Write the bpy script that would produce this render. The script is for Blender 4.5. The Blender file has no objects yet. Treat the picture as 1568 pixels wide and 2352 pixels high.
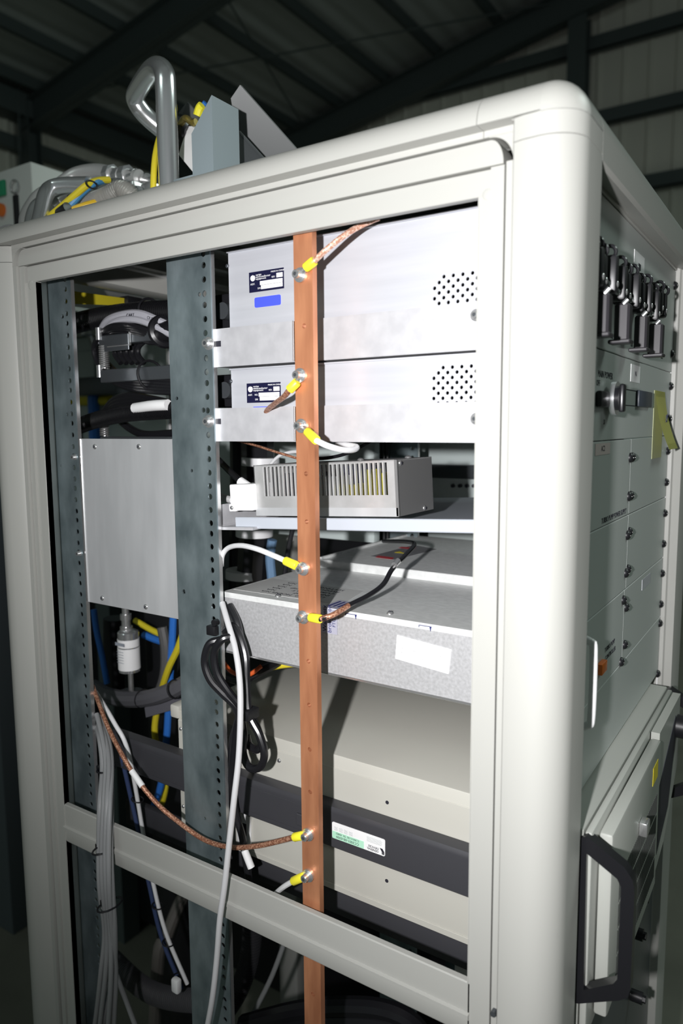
import bpy, bmesh, math, random
from mathutils import Vector, Matrix
random.seed(7)
S = bpy.context.scene
COL = S.collection
# ------------------------------------------------------------------ camera
CAM = Vector((0.0, -0.59, 1.55))
FPX = 1667.3
YAW, PITCH, ROLL = -0.58111541, 0.116910432, -0.00743108616
_f = Vector((math.sin(YAW)*math.cos(PITCH), math.cos(YAW)*math.cos(PITCH), -math.sin(PITCH)))
_r = Vector((math.cos(YAW), -math.sin(YAW), 0.0)); _u = _r.cross(_f)
RIGHT = math.cos(ROLL)*_r + math.sin(ROLL)*_u
UP = -math.sin(ROLL)*_r + math.cos(ROLL)*_u
cd = bpy.data.cameras.new('camera'); cam = bpy.data.objects.new('camera', cd); COL.objects.link(cam)
cam.matrix_world = Matrix(((RIGHT.x, UP.x, -_f.x, CAM.x), (RIGHT.y, UP.y, -_f.y, CAM.y), (RIGHT.z, UP.z, -_f.z, CAM.z), (0, 0, 0, 1)))
cd.sensor_fit = 'VERTICAL'; cd.sensor_height = 36.0; cd.lens = FPX/2352*36.0
cd.clip_start = 0.02; cd.clip_end = 100
cd.dof.use_dof = True; cd.dof.focus_distance = 0.86; cd.dof.aperture_fstop = 4.5
S.camera = cam
# ------------------------------------------------------------------ light
S.view_settings.view_transform = 'Standard'; S.view_settings.look = 'None'
S.view_settings.gamma = 1.0; S.view_settings.exposure = 0.0; S.view_settings.use_curve_mapping = False
w = bpy.data.worlds.new('hall_air'); S.world = w; w.use_nodes = True
w.node_tree.nodes['Background'].inputs[0].default_value = (0.82, 1.0, 0.96, 1)
w.node_tree.nodes['Background'].inputs[1].default_value = 0.09
def light(name, kind, loc, energy, color, aim=None, **kw):
    d = bpy.data.lights.new(name, kind); d.energy = energy; d.color = color
    for k, v in kw.items(): setattr(d, k, v)
    o = bpy.data.objects.new(name, d); COL.objects.link(o); o.location = loc
    if aim is not None:
        o.rotation_euler = (Vector(aim)-Vector(loc)).to_track_quat('-Z', 'Y').to_euler()
    return o
light('camera_flash', 'SPOT', (-0.060, -0.77, 1.58), 71.0, (1.0, 0.99, 1.0), aim=(-0.20, 0.0, 1.56),
      spot_size=math.radians(112), spot_blend=1.0, shadow_soft_size=0.012)
light('hall_lamp', 'AREA', (3.2, 3.5, 5.6), 90.0, (0.85, 1.0, 0.93), aim=(0.0, 1.0, 1.2), shape='RECTANGLE', size=2.4, size_y=1.2)
light('hall_lamp_rear', 'AREA', (-1.5, -5.0, 5.8), 30.0, (0.85, 1.0, 0.95), aim=(-1.5, 0.0, 1.2), shape='RECTANGLE', size=2.4, size_y=1.2)

# ------------------------------------------------------------------ geometry helpers
def _ray(px, py):
    return RIGHT*((px-784)/FPX) - UP*((py-1176)/FPX) + _f
def at(px, py, Y):
    d = _ray(px, py); return CAM + d*((Y-CAM.y)/d.y)
def atx(px, py, X):
    d = _ray(px, py); return CAM + d*((X-CAM.x)/d.x)
def atz(px, py, Z):
    d = _ray(px, py); return CAM + d*((Z-CAM.z)/d.z)

class MB:
    def __init__(s): s.bm = bmesh.new()
    def box(s, x0, x1, y0, y1, z0, z1, bev=0.0, seg=2, M=None):
        vs = [s.bm.verts.new((x, y, z)) for x in (x0, x1) for y in (y0, y1) for z in (z0, z1)]
        F = [(0,1,3,2),(4,6,7,5),(0,4,5,1),(2,3,7,6),(0,2,6,4),(1,5,7,3)]
        fs = [s.bm.faces.new([vs[i] for i in f]) for f in F]
        if bev > 0:
            es = list({e for f in fs for e in f.edges})
            r = bmesh.ops.bevel(s.bm, geom=es, offset=bev, segments=seg, profile=0.5, affect='EDGES')
            vs = list({v for v in r['verts']} | {v for v in vs if v.is_valid})
        if M is not None:
            bmesh.ops.transform(s.bm, matrix=M, verts=[v for v in vs if v.is_valid])
        return s
    def prism(s, pts, axis, a0, a1):
        """polygon extruded along axis ('x','y','z'); pts are the other two coordinates in order"""
        def mk(p, a):
            if axis == 'x': return (a, p[0], p[1])
            if axis == 'y': return (p[0], a, p[1])
            return (p[0], p[1], a)
        A = [s.bm.verts.new(mk(p, a0)) for p in pts]; B = [s.bm.verts.new(mk(p, a1)) for p in pts]
        n = len(pts)
        s.bm.faces.new(A); s.bm.faces.new(list(reversed(B)))
        for i in range(n): s.bm.faces.new((A[i], B[i], B[(i+1) % n], A[(i+1) % n]))
        return s
    def quadslab(s, p, n, t):
        """slab from a polygon of 3D points, thickness t along n"""
        n = Vector(n).normalized()*t
        A = [s.bm.verts.new(q) for q in p]; B = [s.bm.verts.new(Vector(q)+n) for q in p]
        k = len(p); s.bm.faces.new(A); s.bm.faces.new(list(reversed(B)))
        for i in range(k): s.bm.faces.new((A[i], B[i], B[(i+1) % k], A[(i+1) % k]))
        return s
    def cyl(s, p0, p1, r, seg=20, r1=None):
        return s.tube([p0, p1], r, seg=seg, smooth=0, radii=[r, r if r1 is None else r1])
    def tube(s, pts, r, seg=12, smooth=6, radii=None, rib=None):
        P = [Vector(p) for p in pts]
        if smooth and len(P) > 2:
            Q = []
            for i in range(len(P)-1):
                a = P[i-1] if i > 0 else P[i]*2-P[i+1]
                b, c = P[i], P[i+1]
                d = P[i+2] if i+2 < len(P) else P[i+1]*2-P[i]
                for k in range(smooth):
                    t = k/smooth
                    Q.append(0.5*((2*b)+(c-a)*t+(2*a-5*b+4*c-d)*t*t+(3*b-a-3*c+d)*t**3))
            Q.append(P[-1]); P = Q; radii = None
        if rib:
            step, amp = rib
            L = [0.0]
            for i in range(1, len(P)): L.append(L[-1]+(P[i]-P[i-1]).length)
            n = int(L[-1]/(step/4)); Q = []; R = []; j = 0
            for k in range(n+1):
                t = L[-1]*k/n
                while j < len(P)-2 and L[j+1] < t: j += 1
                u = (t-L[j])/max(1e-9, L[j+1]-L[j]); Q.append(P[j].lerp(P[j+1], u))
                R.append(r + (amp if k % 4 in (0, 1) else -amp))
            P = Q; radii = R
        n = len(P); radii = radii or [r]*n
        T = [(P[min(i+1, n-1)]-P[max(i-1, 0)]).normalized() for i in range(n)]
        up = Vector((0, 0, 1)) if abs(T[0].z) < 0.9 else Vector((1, 0, 0))
        N = T[0].cross(up).normalized(); rings = []
        for i in range(n):
            N = (N - T[i]*N.dot(T[i])).normalized(); B = T[i].cross(N)
            rings.append([s.bm.verts.new(P[i]+(N*math.cos(a)+B*math.sin(a))*radii[i]) for a in [2*math.pi*k/seg for k in range(seg)]])
        for i in range(n-1):
            for k in range(seg):
                f = s.bm.faces.new((rings[i][k], rings[i][(k+1) % seg], rings[i+1][(k+1) % seg], rings[i+1][k])); f.smooth = True
        s.bm.faces.new(list(reversed(rings[0]))); s.bm.faces.new(rings[-1])
        return s
    def dome(s, c, n, r, h, seg=16, rings=5):
        c = Vector(c); n = Vector(n).normalized()
        up = Vector((0, 0, 1)) if abs(n.z) < 0.9 else Vector((1, 0, 0))
        a = n.cross(up).normalized(); b = n.cross(a); prev = None
        for i in range(rings):
            t = (math.pi/2)*i/rings
            rg = [s.bm.verts.new(c+n*h*math.sin(t)+(a*math.cos(q)+b*math.sin(q))*r*math.cos(t)) for q in [2*math.pi*k/seg for k in range(seg)]]
            if prev:
                for k in range(seg):
                    f = s.bm.faces.new((prev[k], prev[(k+1) % seg], rg[(k+1) % seg], rg[k])); f.smooth = True
            else: s.bm.faces.new(list(reversed(rg)))
            prev = rg
        top = s.bm.verts.new(c+n*h)
        for k in range(seg):
            f = s.bm.faces.new((prev[k], prev[(k+1) % seg], top)); f.smooth = True
        return s
    def torus(s, c, n, R, r, seg=20):
        c = Vector(c); n = Vector(n).normalized()
        up = Vector((0, 0, 1)) if abs(n.z) < 0.9 else Vector((1, 0, 0))
        a = n.cross(up).normalized(); b = n.cross(a)
        g = [[s.bm.verts.new(c+(a*math.cos(q)+b*math.sin(q))*(R+r*math.cos(w))+n*r*math.sin(w)) for w in [2*math.pi*j/8 for j in range(8)]] for q in [2*math.pi*k/seg for k in range(seg)]]
        for k in range(seg):
            for j in range(8):
                f = s.bm.faces.new((g[k][j], g[(k+1) % seg][j], g[(k+1) % seg][(j+1) % 8], g[k][(j+1) % 8])); f.smooth = True
        return s
    def sheet(s, outer, holes, plane, w0, w1):
        """flat plate with real holes. outer polygon in (u,v); holes (u,v,ru,rv). plane 'y': u=x v=z, thickness w0..w1 in y; 'z': u=x v=y; 'x': u=y v=z"""
        cu = bpy.data.curves.new('t', 'CURVE'); cu.dimensions = '2D'; cu.fill_mode = 'BOTH'; cu.extrude = abs(w1-w0)/2
        def add(pts):
            sp = cu.splines.new('POLY'); sp.points.add(len(pts)-1)
            for i, p in enumerate(pts): sp.points[i].co = (p[0], p[1], 0, 1)
            sp.use_cyclic_u = True
        add(outer)
        for h in holes:
            if len(h) == 4 and not isinstance(h[0], (tuple, list)):
                add([(h[0]+h[2]*math.cos(2*math.pi*k/16), h[1]+h[3]*math.sin(2*math.pi*k/16)) for k in range(16)])
            else: add(h)
        o = bpy.data.objects.new('t', cu); me = bpy.data.meshes.new_from_object(o)
        c = (w0+w1)/2
        if plane == 'y': M = Matrix(((1,0,0,0),(0,0,-1,c),(0,1,0,0),(0,0,0,1)))
        elif plane == 'z': M = Matrix(((1,0,0,0),(0,1,0,0),(0,0,1,c),(0,0,0,1)))
        else: M = Matrix(((0,0,1,c),(1,0,0,0),(0,1,0,0),(0,0,0,1)))
        me.transform(M); s.bm.from_mesh(me)
        bpy.data.objects.remove(o); bpy.data.curves.remove(cu); bpy.data.meshes.remove(me)
        return s
    def text(s, body, size, M, depth=0.0001, align='CENTER', sx=1.0):
        cu = bpy.data.curves.new('t', 'FONT'); cu.body = body; cu.size = size; cu.extrude = depth; cu.resolution_u = 2
        cu.align_x = align; cu.align_y = 'CENTER'
        o = bpy.data.objects.new('t', cu); me = bpy.data.meshes.new_from_object(o)
        me.transform(M @ Matrix.Diagonal((sx, 1, 1, 1))); s.bm.from_mesh(me)
        bpy.data.objects.remove(o); bpy.data.curves.remove(cu); bpy.data.meshes.remove(me)
        return s
    def build(s, name, mat, parent=None, origin=None):
        bmesh.ops.recalc_face_normals(s.bm, faces=s.bm.faces[:])
        if parent is not None:
            root = parent
            while root.parent: root = root.parent
            org = Vector(root.location)
        else:
            if origin is None:
                xs = [v.co for v in s.bm.verts]
                origin = (sum(v.x for v in xs)/len(xs), sum(v.y for v in xs)/len(xs), min(v.z for v in xs))
            org = Vector(origin)
        bmesh.ops.translate(s.bm, verts=s.bm.verts, vec=-org)
        me = bpy.data.meshes.new(name); s.bm.to_mesh(me); s.bm.free(); me.materials.append(mat)
        me.polygons.foreach_set('use_smooth', [True]*len(me.polygons)); me.set_sharp_from_angle(angle=math.radians(34))
        o = bpy.data.objects.new(name, me); COL.objects.link(o)
        if parent is not None: o.parent = parent
        else: o.location = org
        return o

def FY(x, y, z, a=0.0):      # text frame facing -Y
    return Matrix.Translation((x, y, z)) @ Matrix.Rotation(math.pi/2, 4, 'X') @ Matrix.Rotation(a, 4, 'Z')
def FX(x, y, z, a=0.0):      # text frame facing +X
    return Matrix.Translation((x, y, z)) @ Matrix.Rotation(math.pi/2, 4, 'Z') @ Matrix.Rotation(math.pi/2, 4, 'X') @ Matrix.Rotation(a, 4, 'Z')
def FZ(x, y, z, a=0.0):
    return Matrix.Translation((x, y, z)) @ Matrix.Rotation(a, 4, 'Z')
def tag(o, label=None, cat=None, group=None, kind=None):
    if label: o['label'] = label
    if cat: o['category'] = cat
    if group: o['group'] = group
    if kind: o['kind'] = kind
    return o
def thing(name, label, cat, loc, group=None):
    o = bpy.data.objects.new(name, None); COL.objects.link(o); o.location = loc; o.empty_display_size = 0.02
    return tag(o, label, cat, group)
def struct(name, mb, mat):
    return tag(mb.build(name, mat, origin=(0, 0, 0)), kind='structure')

# ------------------------------------------------------------------ materials
def mat(name, col, rough=0.5, metal=0.0, noise=None, bump=None, wave=None, coat=0.0, spec=0.5, emit=None):
    m = bpy.data.materials.new(name); m.use_nodes = True; nt = m.node_tree; N = nt.nodes; L = nt.links
    b = N['Principled BSDF']; b.inputs['Base Color'].default_value = (*col, 1)
    b.inputs['Roughness'].default_value = rough; b.inputs['Metallic'].default_value = metal
    b.inputs['Coat Weight'].default_value = coat; b.inputs['Specular IOR Level'].default_value = spec
    tc = N.new('ShaderNodeTexCoord')
    def ntex(scale, stretch=(1, 1, 1), detail=4):
        mp = N.new('ShaderNodeMapping'); mp.inputs['Scale'].default_value = stretch; L.new(tc.outputs['Object'], mp.inputs[0])
        t = N.new('ShaderNodeTexNoise'); t.inputs['Scale'].default_value = scale; t.inputs['Detail'].default_value = detail
        L.new(mp.outputs[0], t.inputs['Vector']); return t
    if noise:
        col2, scale, stretch, lo, hi = noise
        t = ntex(scale, stretch); r = N.new('ShaderNodeValToRGB')
        r.color_ramp.elements[0].position = lo; r.color_ramp.elements[0].color = (*col, 1)
        r.color_ramp.elements[1].position = hi; r.color_ramp.elements[1].color = (*col2, 1)
        L.new(t.outputs[0], r.inputs[0]); L.new(r.outputs[0], b.inputs['Base Color'])
    if bump:
        scale, stretch, strength, dist = bump
        t = ntex(scale, stretch, 6); bp = N.new('ShaderNodeBump'); bp.inputs['Strength'].default_value = strength; bp.inputs['Distance'].default_value = dist
        L.new(t.outputs[0], bp.inputs['Height']); L.new(bp.outputs[0], b.inputs['Normal'])
    if wave:
        axis, scale, dist = wave
        t = N.new('ShaderNodeTexWave'); t.bands_direction = axis; t.inputs['Scale'].default_value = scale
        L.new(tc.outputs['Object'], t.inputs['Vector']); bp = N.new('ShaderNodeBump'); bp.inputs['Distance'].default_value = dist
        L.new(t.outputs[0], bp.inputs['Height']); L.new(bp.outputs[0], b.inputs['Normal'])
    if emit:
        b.inputs['Emission Color'].default_value = (*emit[0], 1); b.inputs['Emission Strength'].default_value = emit[1]
    return m
m_paint = mat('cabinet_paint', (0.385, 0.385, 0.36), 0.42, bump=(900, (1, 1, 1), 0.04, 0.0002))
m_seam = mat('seam_shadow_gap', (0.05, 0.05, 0.05), 0.8)
m_zinc = mat('zinc_plate', (0.22, 0.28, 0.30), 0.42, 0.80, noise=((0.46, 0.55, 0.58), 26, (1, 1, 0.55), 0.36, 0.68), bump=(60, (1, 1, 1), 0.05, 0.001))
m_alu = mat('brushed_aluminium', (0.52, 0.53, 0.57), 0.45, 0.35, noise=((0.61, 0.62, 0.66), 14, (0.3, 1, 6), 0.3, 0.75), bump=(500, (0.04, 1, 1), 0.05, 0.0004))
m_alub = mat('bracket_aluminium', (0.49, 0.49, 0.51), 0.5, 0.35, noise=((0.57, 0.57, 0.59), 60, (1, 1, 1), 0.35, 0.7))
m_plate = mat('cover_plate_aluminium', (0.50, 0.51, 0.52), 0.42, 0.4, noise=((0.62, 0.63, 0.64), 9, (3, 1, 0.6), 0.4, 0.75))
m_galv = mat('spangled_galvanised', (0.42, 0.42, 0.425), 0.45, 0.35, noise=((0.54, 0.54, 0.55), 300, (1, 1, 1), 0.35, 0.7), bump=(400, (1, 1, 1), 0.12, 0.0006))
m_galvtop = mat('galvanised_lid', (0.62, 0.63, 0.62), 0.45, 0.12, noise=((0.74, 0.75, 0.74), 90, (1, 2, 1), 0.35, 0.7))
m_psu = mat('power_supply_steel', (0.40, 0.40, 0.395), 0.38, 0.35, noise=((0.50, 0.50, 0.50), 40, (1, 1, 1), 0.35, 0.7))
m_copper = mat('copper', (0.50, 0.20, 0.10), 0.40, 0.55, noise=((0.74, 0.33, 0.17), 45, (1.5, 1, 0.25), 0.32, 0.72), bump=(700, (1, 1, 0.03), 0.06, 0.0004))
m_chrome = mat('chrome', (0.88, 0.89, 0.91), 0.22, 0.88)
m_steel = mat('bright_steel', (0.68, 0.68, 0.68), 0.25, 0.85)
m_dsteel = mat('dark_steel', (0.10, 0.11, 0.12), 0.35, 0.6)
m_yel = mat('yellow_vinyl', (0.88, 0.80, 0.04), 0.4)
m_ylw = mat('yellow_hose', (0.70, 0.58, 0.03), 0.4)
m_blu = mat('blue_hose', (0.03, 0.16, 0.55), 0.35)
m_white = mat('white_plastic', (0.80, 0.80, 0.80), 0.4)
m_wht = mat('white_label', (0.85, 0.85, 0.85), 0.5)
m_grey = mat('grey_cable_jacket', (0.25, 0.255, 0.26), 0.42)
m_lgrey = mat('pale_grey_cable_jacket', (0.78, 0.78, 0.79), 0.4)
m_black = mat('black_rubber', (0.010, 0.010, 0.012), 0.28)
m_blackm = mat('black_plastic', (0.010, 0.010, 0.012), 0.4)
m_cond = mat('glossy_conduit', (0.006, 0.006, 0.007), 0.22)
m_braid = mat('copper_braid', (0.30, 0.12, 0.07), 0.38, 0.4, noise=((0.62, 0.34, 0.22), 420, (1, 1, 1), 0.45, 0.6), bump=(500, (1, 1, 1), 0.6, 0.001))
m_braidl = mat('bright_copper_braid', (0.55, 0.27, 0.18), 0.35, 0.4, noise=((0.85, 0.62, 0.50), 420, (1, 1, 1), 0.45, 0.6), bump=(500, (1, 1, 1), 0.6, 0.001), coat=0.6)
m_beige = mat('beige_enamel', (0.50, 0.49, 0.44), 0.4)
m_char = mat('charcoal_slide', (0.042, 0.042, 0.048), 0.45)
m_panel = mat('instrument_panel_grey', (0.47, 0.50, 0.48), 0.42)
m_chas = mat('chassis_grey_paint', (0.38, 0.39, 0.36), 0.4)
m_print = mat('mid_grey_jacket', (0.42, 0.42, 0.46), 0.4)
m_jaw = mat('jaw_plastic', (0.028, 0.026, 0.030), 0.4)
m_navy = mat('rating_plate_navy', (0.008, 0.008, 0.035), 0.35)
m_ink = mat('ink', (0.02, 0.02, 0.03), 0.6)
m_bluink = mat('blue_ink', (0.01, 0.015, 0.12), 0.6)
m_bluelbl = mat('blue_label', (0.06, 0.09, 0.85), 0.5)
m_mint = mat('mint_band', (0.45, 0.78, 0.58), 0.5)
m_red = mat('red_print', (0.45, 0.04, 0.05), 0.5)
m_amber = mat('amber_lens', (0.8, 0.18, 0.02), 0.25)
m_green = mat('green_button', (0.02, 0.30, 0.14), 0.4)
m_post = mat('sticky_note_yellow', (0.62, 0.62, 0.20), 0.7)
m_ltape = mat('holographic_label', (0.50, 0.50, 0.60), 0.3, 0.3)
m_roof = mat('roof_sheet', (0.5, 0.53, 0.52), 0.6, wave=('X', 1.2, 0.02))
m_beam = mat('roof_steel', (0.085, 0.105, 0.105), 0.55)
m_cladb = mat('wall_cladding_cream', (0.80, 0.78, 0.69), 0.55)
m_floor = mat('concrete_floor', (0.16, 0.16, 0.13), 0.6, noise=((0.22, 0.22, 0.18), 3, (1, 1, 1), 0.3, 0.7))
m_mach = mat('machine_panel_grey_green', (0.50, 0.56, 0.55), 0.5)
m_machw = mat('machine_box_white', (0.62, 0.64, 0.61), 0.45)
m_sheet = mat('grey_sheet_metal', (0.10, 0.105, 0.105), 0.45, 0.2)
m_sqt = mat('pale_blue_painted_steel', (0.24, 0.29, 0.31), 0.45)

# ================================================================== THE HALL
YG = 9.74            # gable wall
XL = -9.63           # eave wall
SL = math.tan(math.radians(9.785))
def roofz(x): return 6.36 + (x+7.31)*SL      # underside of the rafters' top flange line
mb = MB()
mb.quadslab([(XL, -6, roofz(XL)+.16), (8, -6, roofz(8)+.16), (8, YG+.1, roofz(8)+.16), (XL, YG+.1, roofz(XL)+.16)], (0, 0, 1), .06)
struct('ceiling', mb, m_roof)
mb = MB(); mb.box(XL-1, 9, -7, YG+1, -0.1, 0); struct('floor', mb, m_floor)
def cladding(axis, a0, a1, pos, z0, z1f, sgn):
    """trapezoidal sheet wall: one mesh, ribs every 0.19 m"""
    mb = MB(); p = 0.32; prof = []
    a = a0
    while a < a1:
        prof += [(a, 0), (a+p*.55, 0), (a+p*.62, -.03), (a+p*.70, -.03), (a+p*.77, 0)]
        a += p
    for (u0, d0), (u1, d1) in zip(prof, prof[1:]):
        def q(u, d, z): return (u, pos+sgn*d, z) if axis == 'x' else (pos+sgn*d, u, z)
        vs = [mb.bm.verts.new(q(u0, d0, z0)), mb.bm.verts.new(q(u1, d1, z0)), mb.bm.verts.new(q(u1, d1, z1f(u1))), mb.bm.verts.new(q(u0, d0, z1f(u0)))]
        mb.bm.faces.new(vs)
    return mb
struct('wall_back', cladding('x', XL, 8, YG, 0, lambda u: roofz(u)+.16, 1), m_cladb)
struct('wall_left', cladding('y', -6, YG, XL, 0, lambda u: roofz(XL)+.16, -1), m_cladb)
tn = [0]
def trim(mb, m):
    tn[0] += 1; return struct('trim_%d' % tn[0], mb, m)
def ibeam_rafter(y, x0=XL+.2, x1=8):
    mb = MB(); h = .38
    for (dz0, dz1, hw) in ((-.015, .0, .10), (-h, -h+.015, .10), (-h, 0, .006)):
        mb.quadslab([(x0, y-hw, roofz(x0)+dz0), (x1, y-hw, roofz(x1)+dz0), (x1, y+hw, roofz(x1)+dz0), (x0, y+hw, roofz(x0)+dz0)], (0, 0, 1), dz1-dz0)
    return mb
for y in (1.2, 5.914, 9.45): trim(ibeam_rafter(y), m_beam)
for x in (-9.1, -8.27, -7.45, -6.6, -5.75, -4.9, -4.0, -3.1, -2.2, -1.3):      # purlins run along Y
    mb = MB(); z = roofz(x)+.02; mb.box(x-.035, x+.035, -5, YG, z, z+.15); trim(mb, m_beam)
def hcol(x, y, zt, w=.12):
    mb = MB(); mb.box(x-w, x+w, y-.1, y-.088, 0, zt); mb.box(x-w, x+w, y+.088, y+.1, 0, zt); mb.box(x-.006, x+.006, y-.09, y+.09, 0, zt); return mb
trim(hcol(XL+.25, 5.914, 6.0), m_beam); trim(hcol(XL+.25, 9.45, 6.0), m_beam)
trim(hcol(-2.90, 9.5, 6.75), m_beam); trim(hcol(3.2, 9.5, 7.6), m_beam)
for z in (6.44, 5.51, 4.60, 3.6, 2.6):                                        # girts on the gable wall
    mb = MB(); mb.box(XL, 8, YG-.17, YG-.15, z-.09, z+.09); mb.box(XL, 8, YG-.17, YG-.05, z-.09, z-.075); trim(mb, m_beam)
for z in (5.45, 4.4):
    mb = MB(); mb.box(XL+.05, XL+.20, -5, YG, z-.09, z+.09); trim(mb, m_beam)
mb = MB(); mb.box(XL+.04, XL+.35, -5, YG, 5.78, 6.08); trim(mb, m_beam)         # eave beam
def rod(name, p, q, label):
    tag(MB().cyl(p, q, .012, 8).build(name, m_beam), label, 'bracing rod', 'thin roof bracing rods')
rod('bracing_rod', (-9.2, 5.9, 6.0), (-3.3, 9.4, 7.0), 'thin steel rod crossing the dark roof from left to right')
rod('bracing_rod', (-5.9, 5.9, 6.5), (-7.2, 9.4, 6.3), 'thin steel rod slanting steeply between purlins under the roof')
rod('bracing_rod', (-9.35, 5.7, 5.0), (-9.2, 5.7, 7.0), 'near vertical thin rod beside the left roof column')

# ================================================================== MACHINE BEHIND (seen through the cabinet)
mc = thing('process_machine', 'grey green panelled process machine standing behind the open cabinet', 'machine', (-1.5, 1.0, 0))
mb = MB(); mb.box(-3.1, -0.35, .72, 1.7, 1.34, 1.80, .01); mb.build('upper_housing', m_mach, mc)
mb = MB(); mb.box(-3.05, -0.40, .80, 1.7, .05, 1.335); mb.build('lower_dark_backdrop', m_blackm, mc)  # lower machine body as black backdrop, its colour stands in for deep shade
for i, x in enumerate((-2.9, -2.25, -1.6, -.95)):
    mb = MB(); mb.box(x, x+.6, .71, .72, 1.36, 1.76, .004); p = mb.build('upper_door', m_mach, mc)
    mb = MB(); mb.box(x+.52, x+.54, .695, .71, 1.48, 1.58, .004); mb.build('door_handle', m_blackm, p)
for x in (-3.0, -1.7, -.45):
    mb = MB(); mb.box(x-.03, x+.03, .74, .80, 0, 1.34); mb.build('leg', m_beam, mc)
mb = MB(); mb.box(-2.9, -.4, .77, .80, 1.16, 1.24, .003); mb.build('terminal_strip', m_dsteel, mc)

# white control box on top of the left machine
cb = thing('control_box', 'white control box with green and orange buttons beyond the cabinet top', 'control box', tuple(at(35, 500, .6)), None)
c0 = at(70, 370, .6); zt = 2.227
mb = MB(); mb.box(-2.3, -1.72, .6, 1.0, 1.810, zt, .004); mb.build('housing', m_machw, cb)
def onbox(px, py): return at(px, py, .6)
for (px, py, r, m, nm) in ((8, 433, .022, m_green, 'green_button'), (36, 430, .016, m_steel, 'meter'), (5, 483, .017, m_amber, 'orange_button')):
    c = onbox(px, py); mb = MB()
    if nm == 'meter': mb.torus(c+Vector((0, -.004, 0)), (0, -1, 0), r, .003)
    elif nm == 'green_button': mb.box(c.x-r, c.x+r*.6, .592, .601, c.z-r*.9, c.z+r*.9, .003)
    else: mb.cyl(c+Vector((0, .001, 0)), c+Vector((0, -.012, 0)), r)
    mb.build(nm, m, cb)
c = onbox(40, 490); mb = MB(); mb.box(c.x-.010, c.x+.010, .594, .601, c.z-.045, c.z+.045, .002); mb.build('black_switch_strip', m_blackm, cb)
mb = MB(); mb.box(-2.6, -1.35, .35, 1.3, 1.801, 1.8095); tag(mb.build('machine_top_sheet', m_machw), 'white sheet metal top carrying the white control box', 'panel')

# ================================================================== CABINET FRAME
XR, XO = -.249, -.8555           # inner opening
fr = thing('cabinet_frame', 'large pale grey open equipment cabinet frame with rounded corner posts', 'cabinet', (-.55, .3, 0))
def arc(cx, cy, r, a0, a1, n=8): return [(cx+r*math.cos(math.radians(a0+(a1-a0)*i/n)), cy+r*math.sin(math.radians(a0+(a1-a0)*i/n))) for i in range(n+1)]
TOP = 1.816; r_ = .030; XE = -.161; XW = -.949; YB = .625
# right post (x,y) profile
prR = [(-.2145, .045), (-.2145, -.007), (-.2142, -.0150), (-.2120, -.0195), (-.2040, -.0214), (-.191, -.022)] + arc(-.191, .008, r_, -90, 0)[1:] + [(XE, .045)]
def smoothed(o):
    for p in o.data.polygons: p.use_smooth = True
    return o
mb = MB(); mb.prism(prR, 'z', 0.0, 1.7680); mb.build('right_corner_post', m_paint, fr)
prL = [(-.893, .045), (-.893, -.007), (-.896, -.010), (-.911, -.0195), (-.919, -.022)] + arc(-.919, .008, r_, -90, -180)[1:] + [(XW, .045)]
mb = MB(); mb.prism(prL, 'z', 0.0, 1.7655); mb.build('left_corner_post', m_paint, fr)
# top beam (y,z) profile : bullnose + fascia
prT = [(.045, 1.787), (-.022, 1.787)] + arc(.008, 1.786, r_, 180, 90)[1:] + [(.045, TOP)]
mb = MB(); mb.prism(prT, 'x', -.9000, -.2425)
mb.box(-.895, -.2425, -.007, .03, 1.7815, 1.7869); mb.build('top_beam', m_paint, fr)
mb = MB()                                                       # right corner cap
mb.prism(prT, 'x', -.2420, -.191)
mb.prism(prR, 'z', 1.7686, 1.786)
mb.prism([(-.2145, .045), (-.2145, -.018), (-.191, -.022)] + arc(-.191, .008, r_, -90, 0)[1:] + [(XE, .045)], 'z', 1.7855, 1.7862)
n = 8; g = []
for i in range(n+1):
    th = math.pi/2*i/n; g.append([mb.bm.verts.new((-.191+r_*math.cos(th)*math.sin(ph), .008-r_*math.cos(th)*math.cos(ph), 1.786+r_*math.sin(th))) for ph in [math.pi/2*j/n for j in range(n+1)]])
for i in range(n):
    for j in range(n):
        try: mb.bm.faces.new((g[i][j], g[i][j+1], g[i+1][j+1], g[i+1][j])).smooth = True
        except ValueError: pass
mb.prism([(-.192, 1.786), (XE, 1.786)] + arc(-.191, 1.786, r_, 0, 90)[1:] + [(-.192, TOP)], 'y', .008, .045)
mb.box(-.2420, -.2140, -.007, .03, 1.7815, 1.7869)
# quarter ring fascia around the inner corner
def ringseg(cx, cz, r0, r1, a0, a1, y0, y1, n=8):
    p = [(cx+r1*math.cos(math.radians(a0+(a1-a0)*i/n)), cz+r1*math.sin(math.radians(a0+(a1-a0)*i/n))) for i in range(n+1)]
    q = [(cx+r0*math.cos(math.radians(a0+(a1-a0)*i/n)), cz+r0*math.sin(math.radians(a0+(a1-a0)*i/n))) for i in range(n+1)]
    return p + q[::-1]
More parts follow.
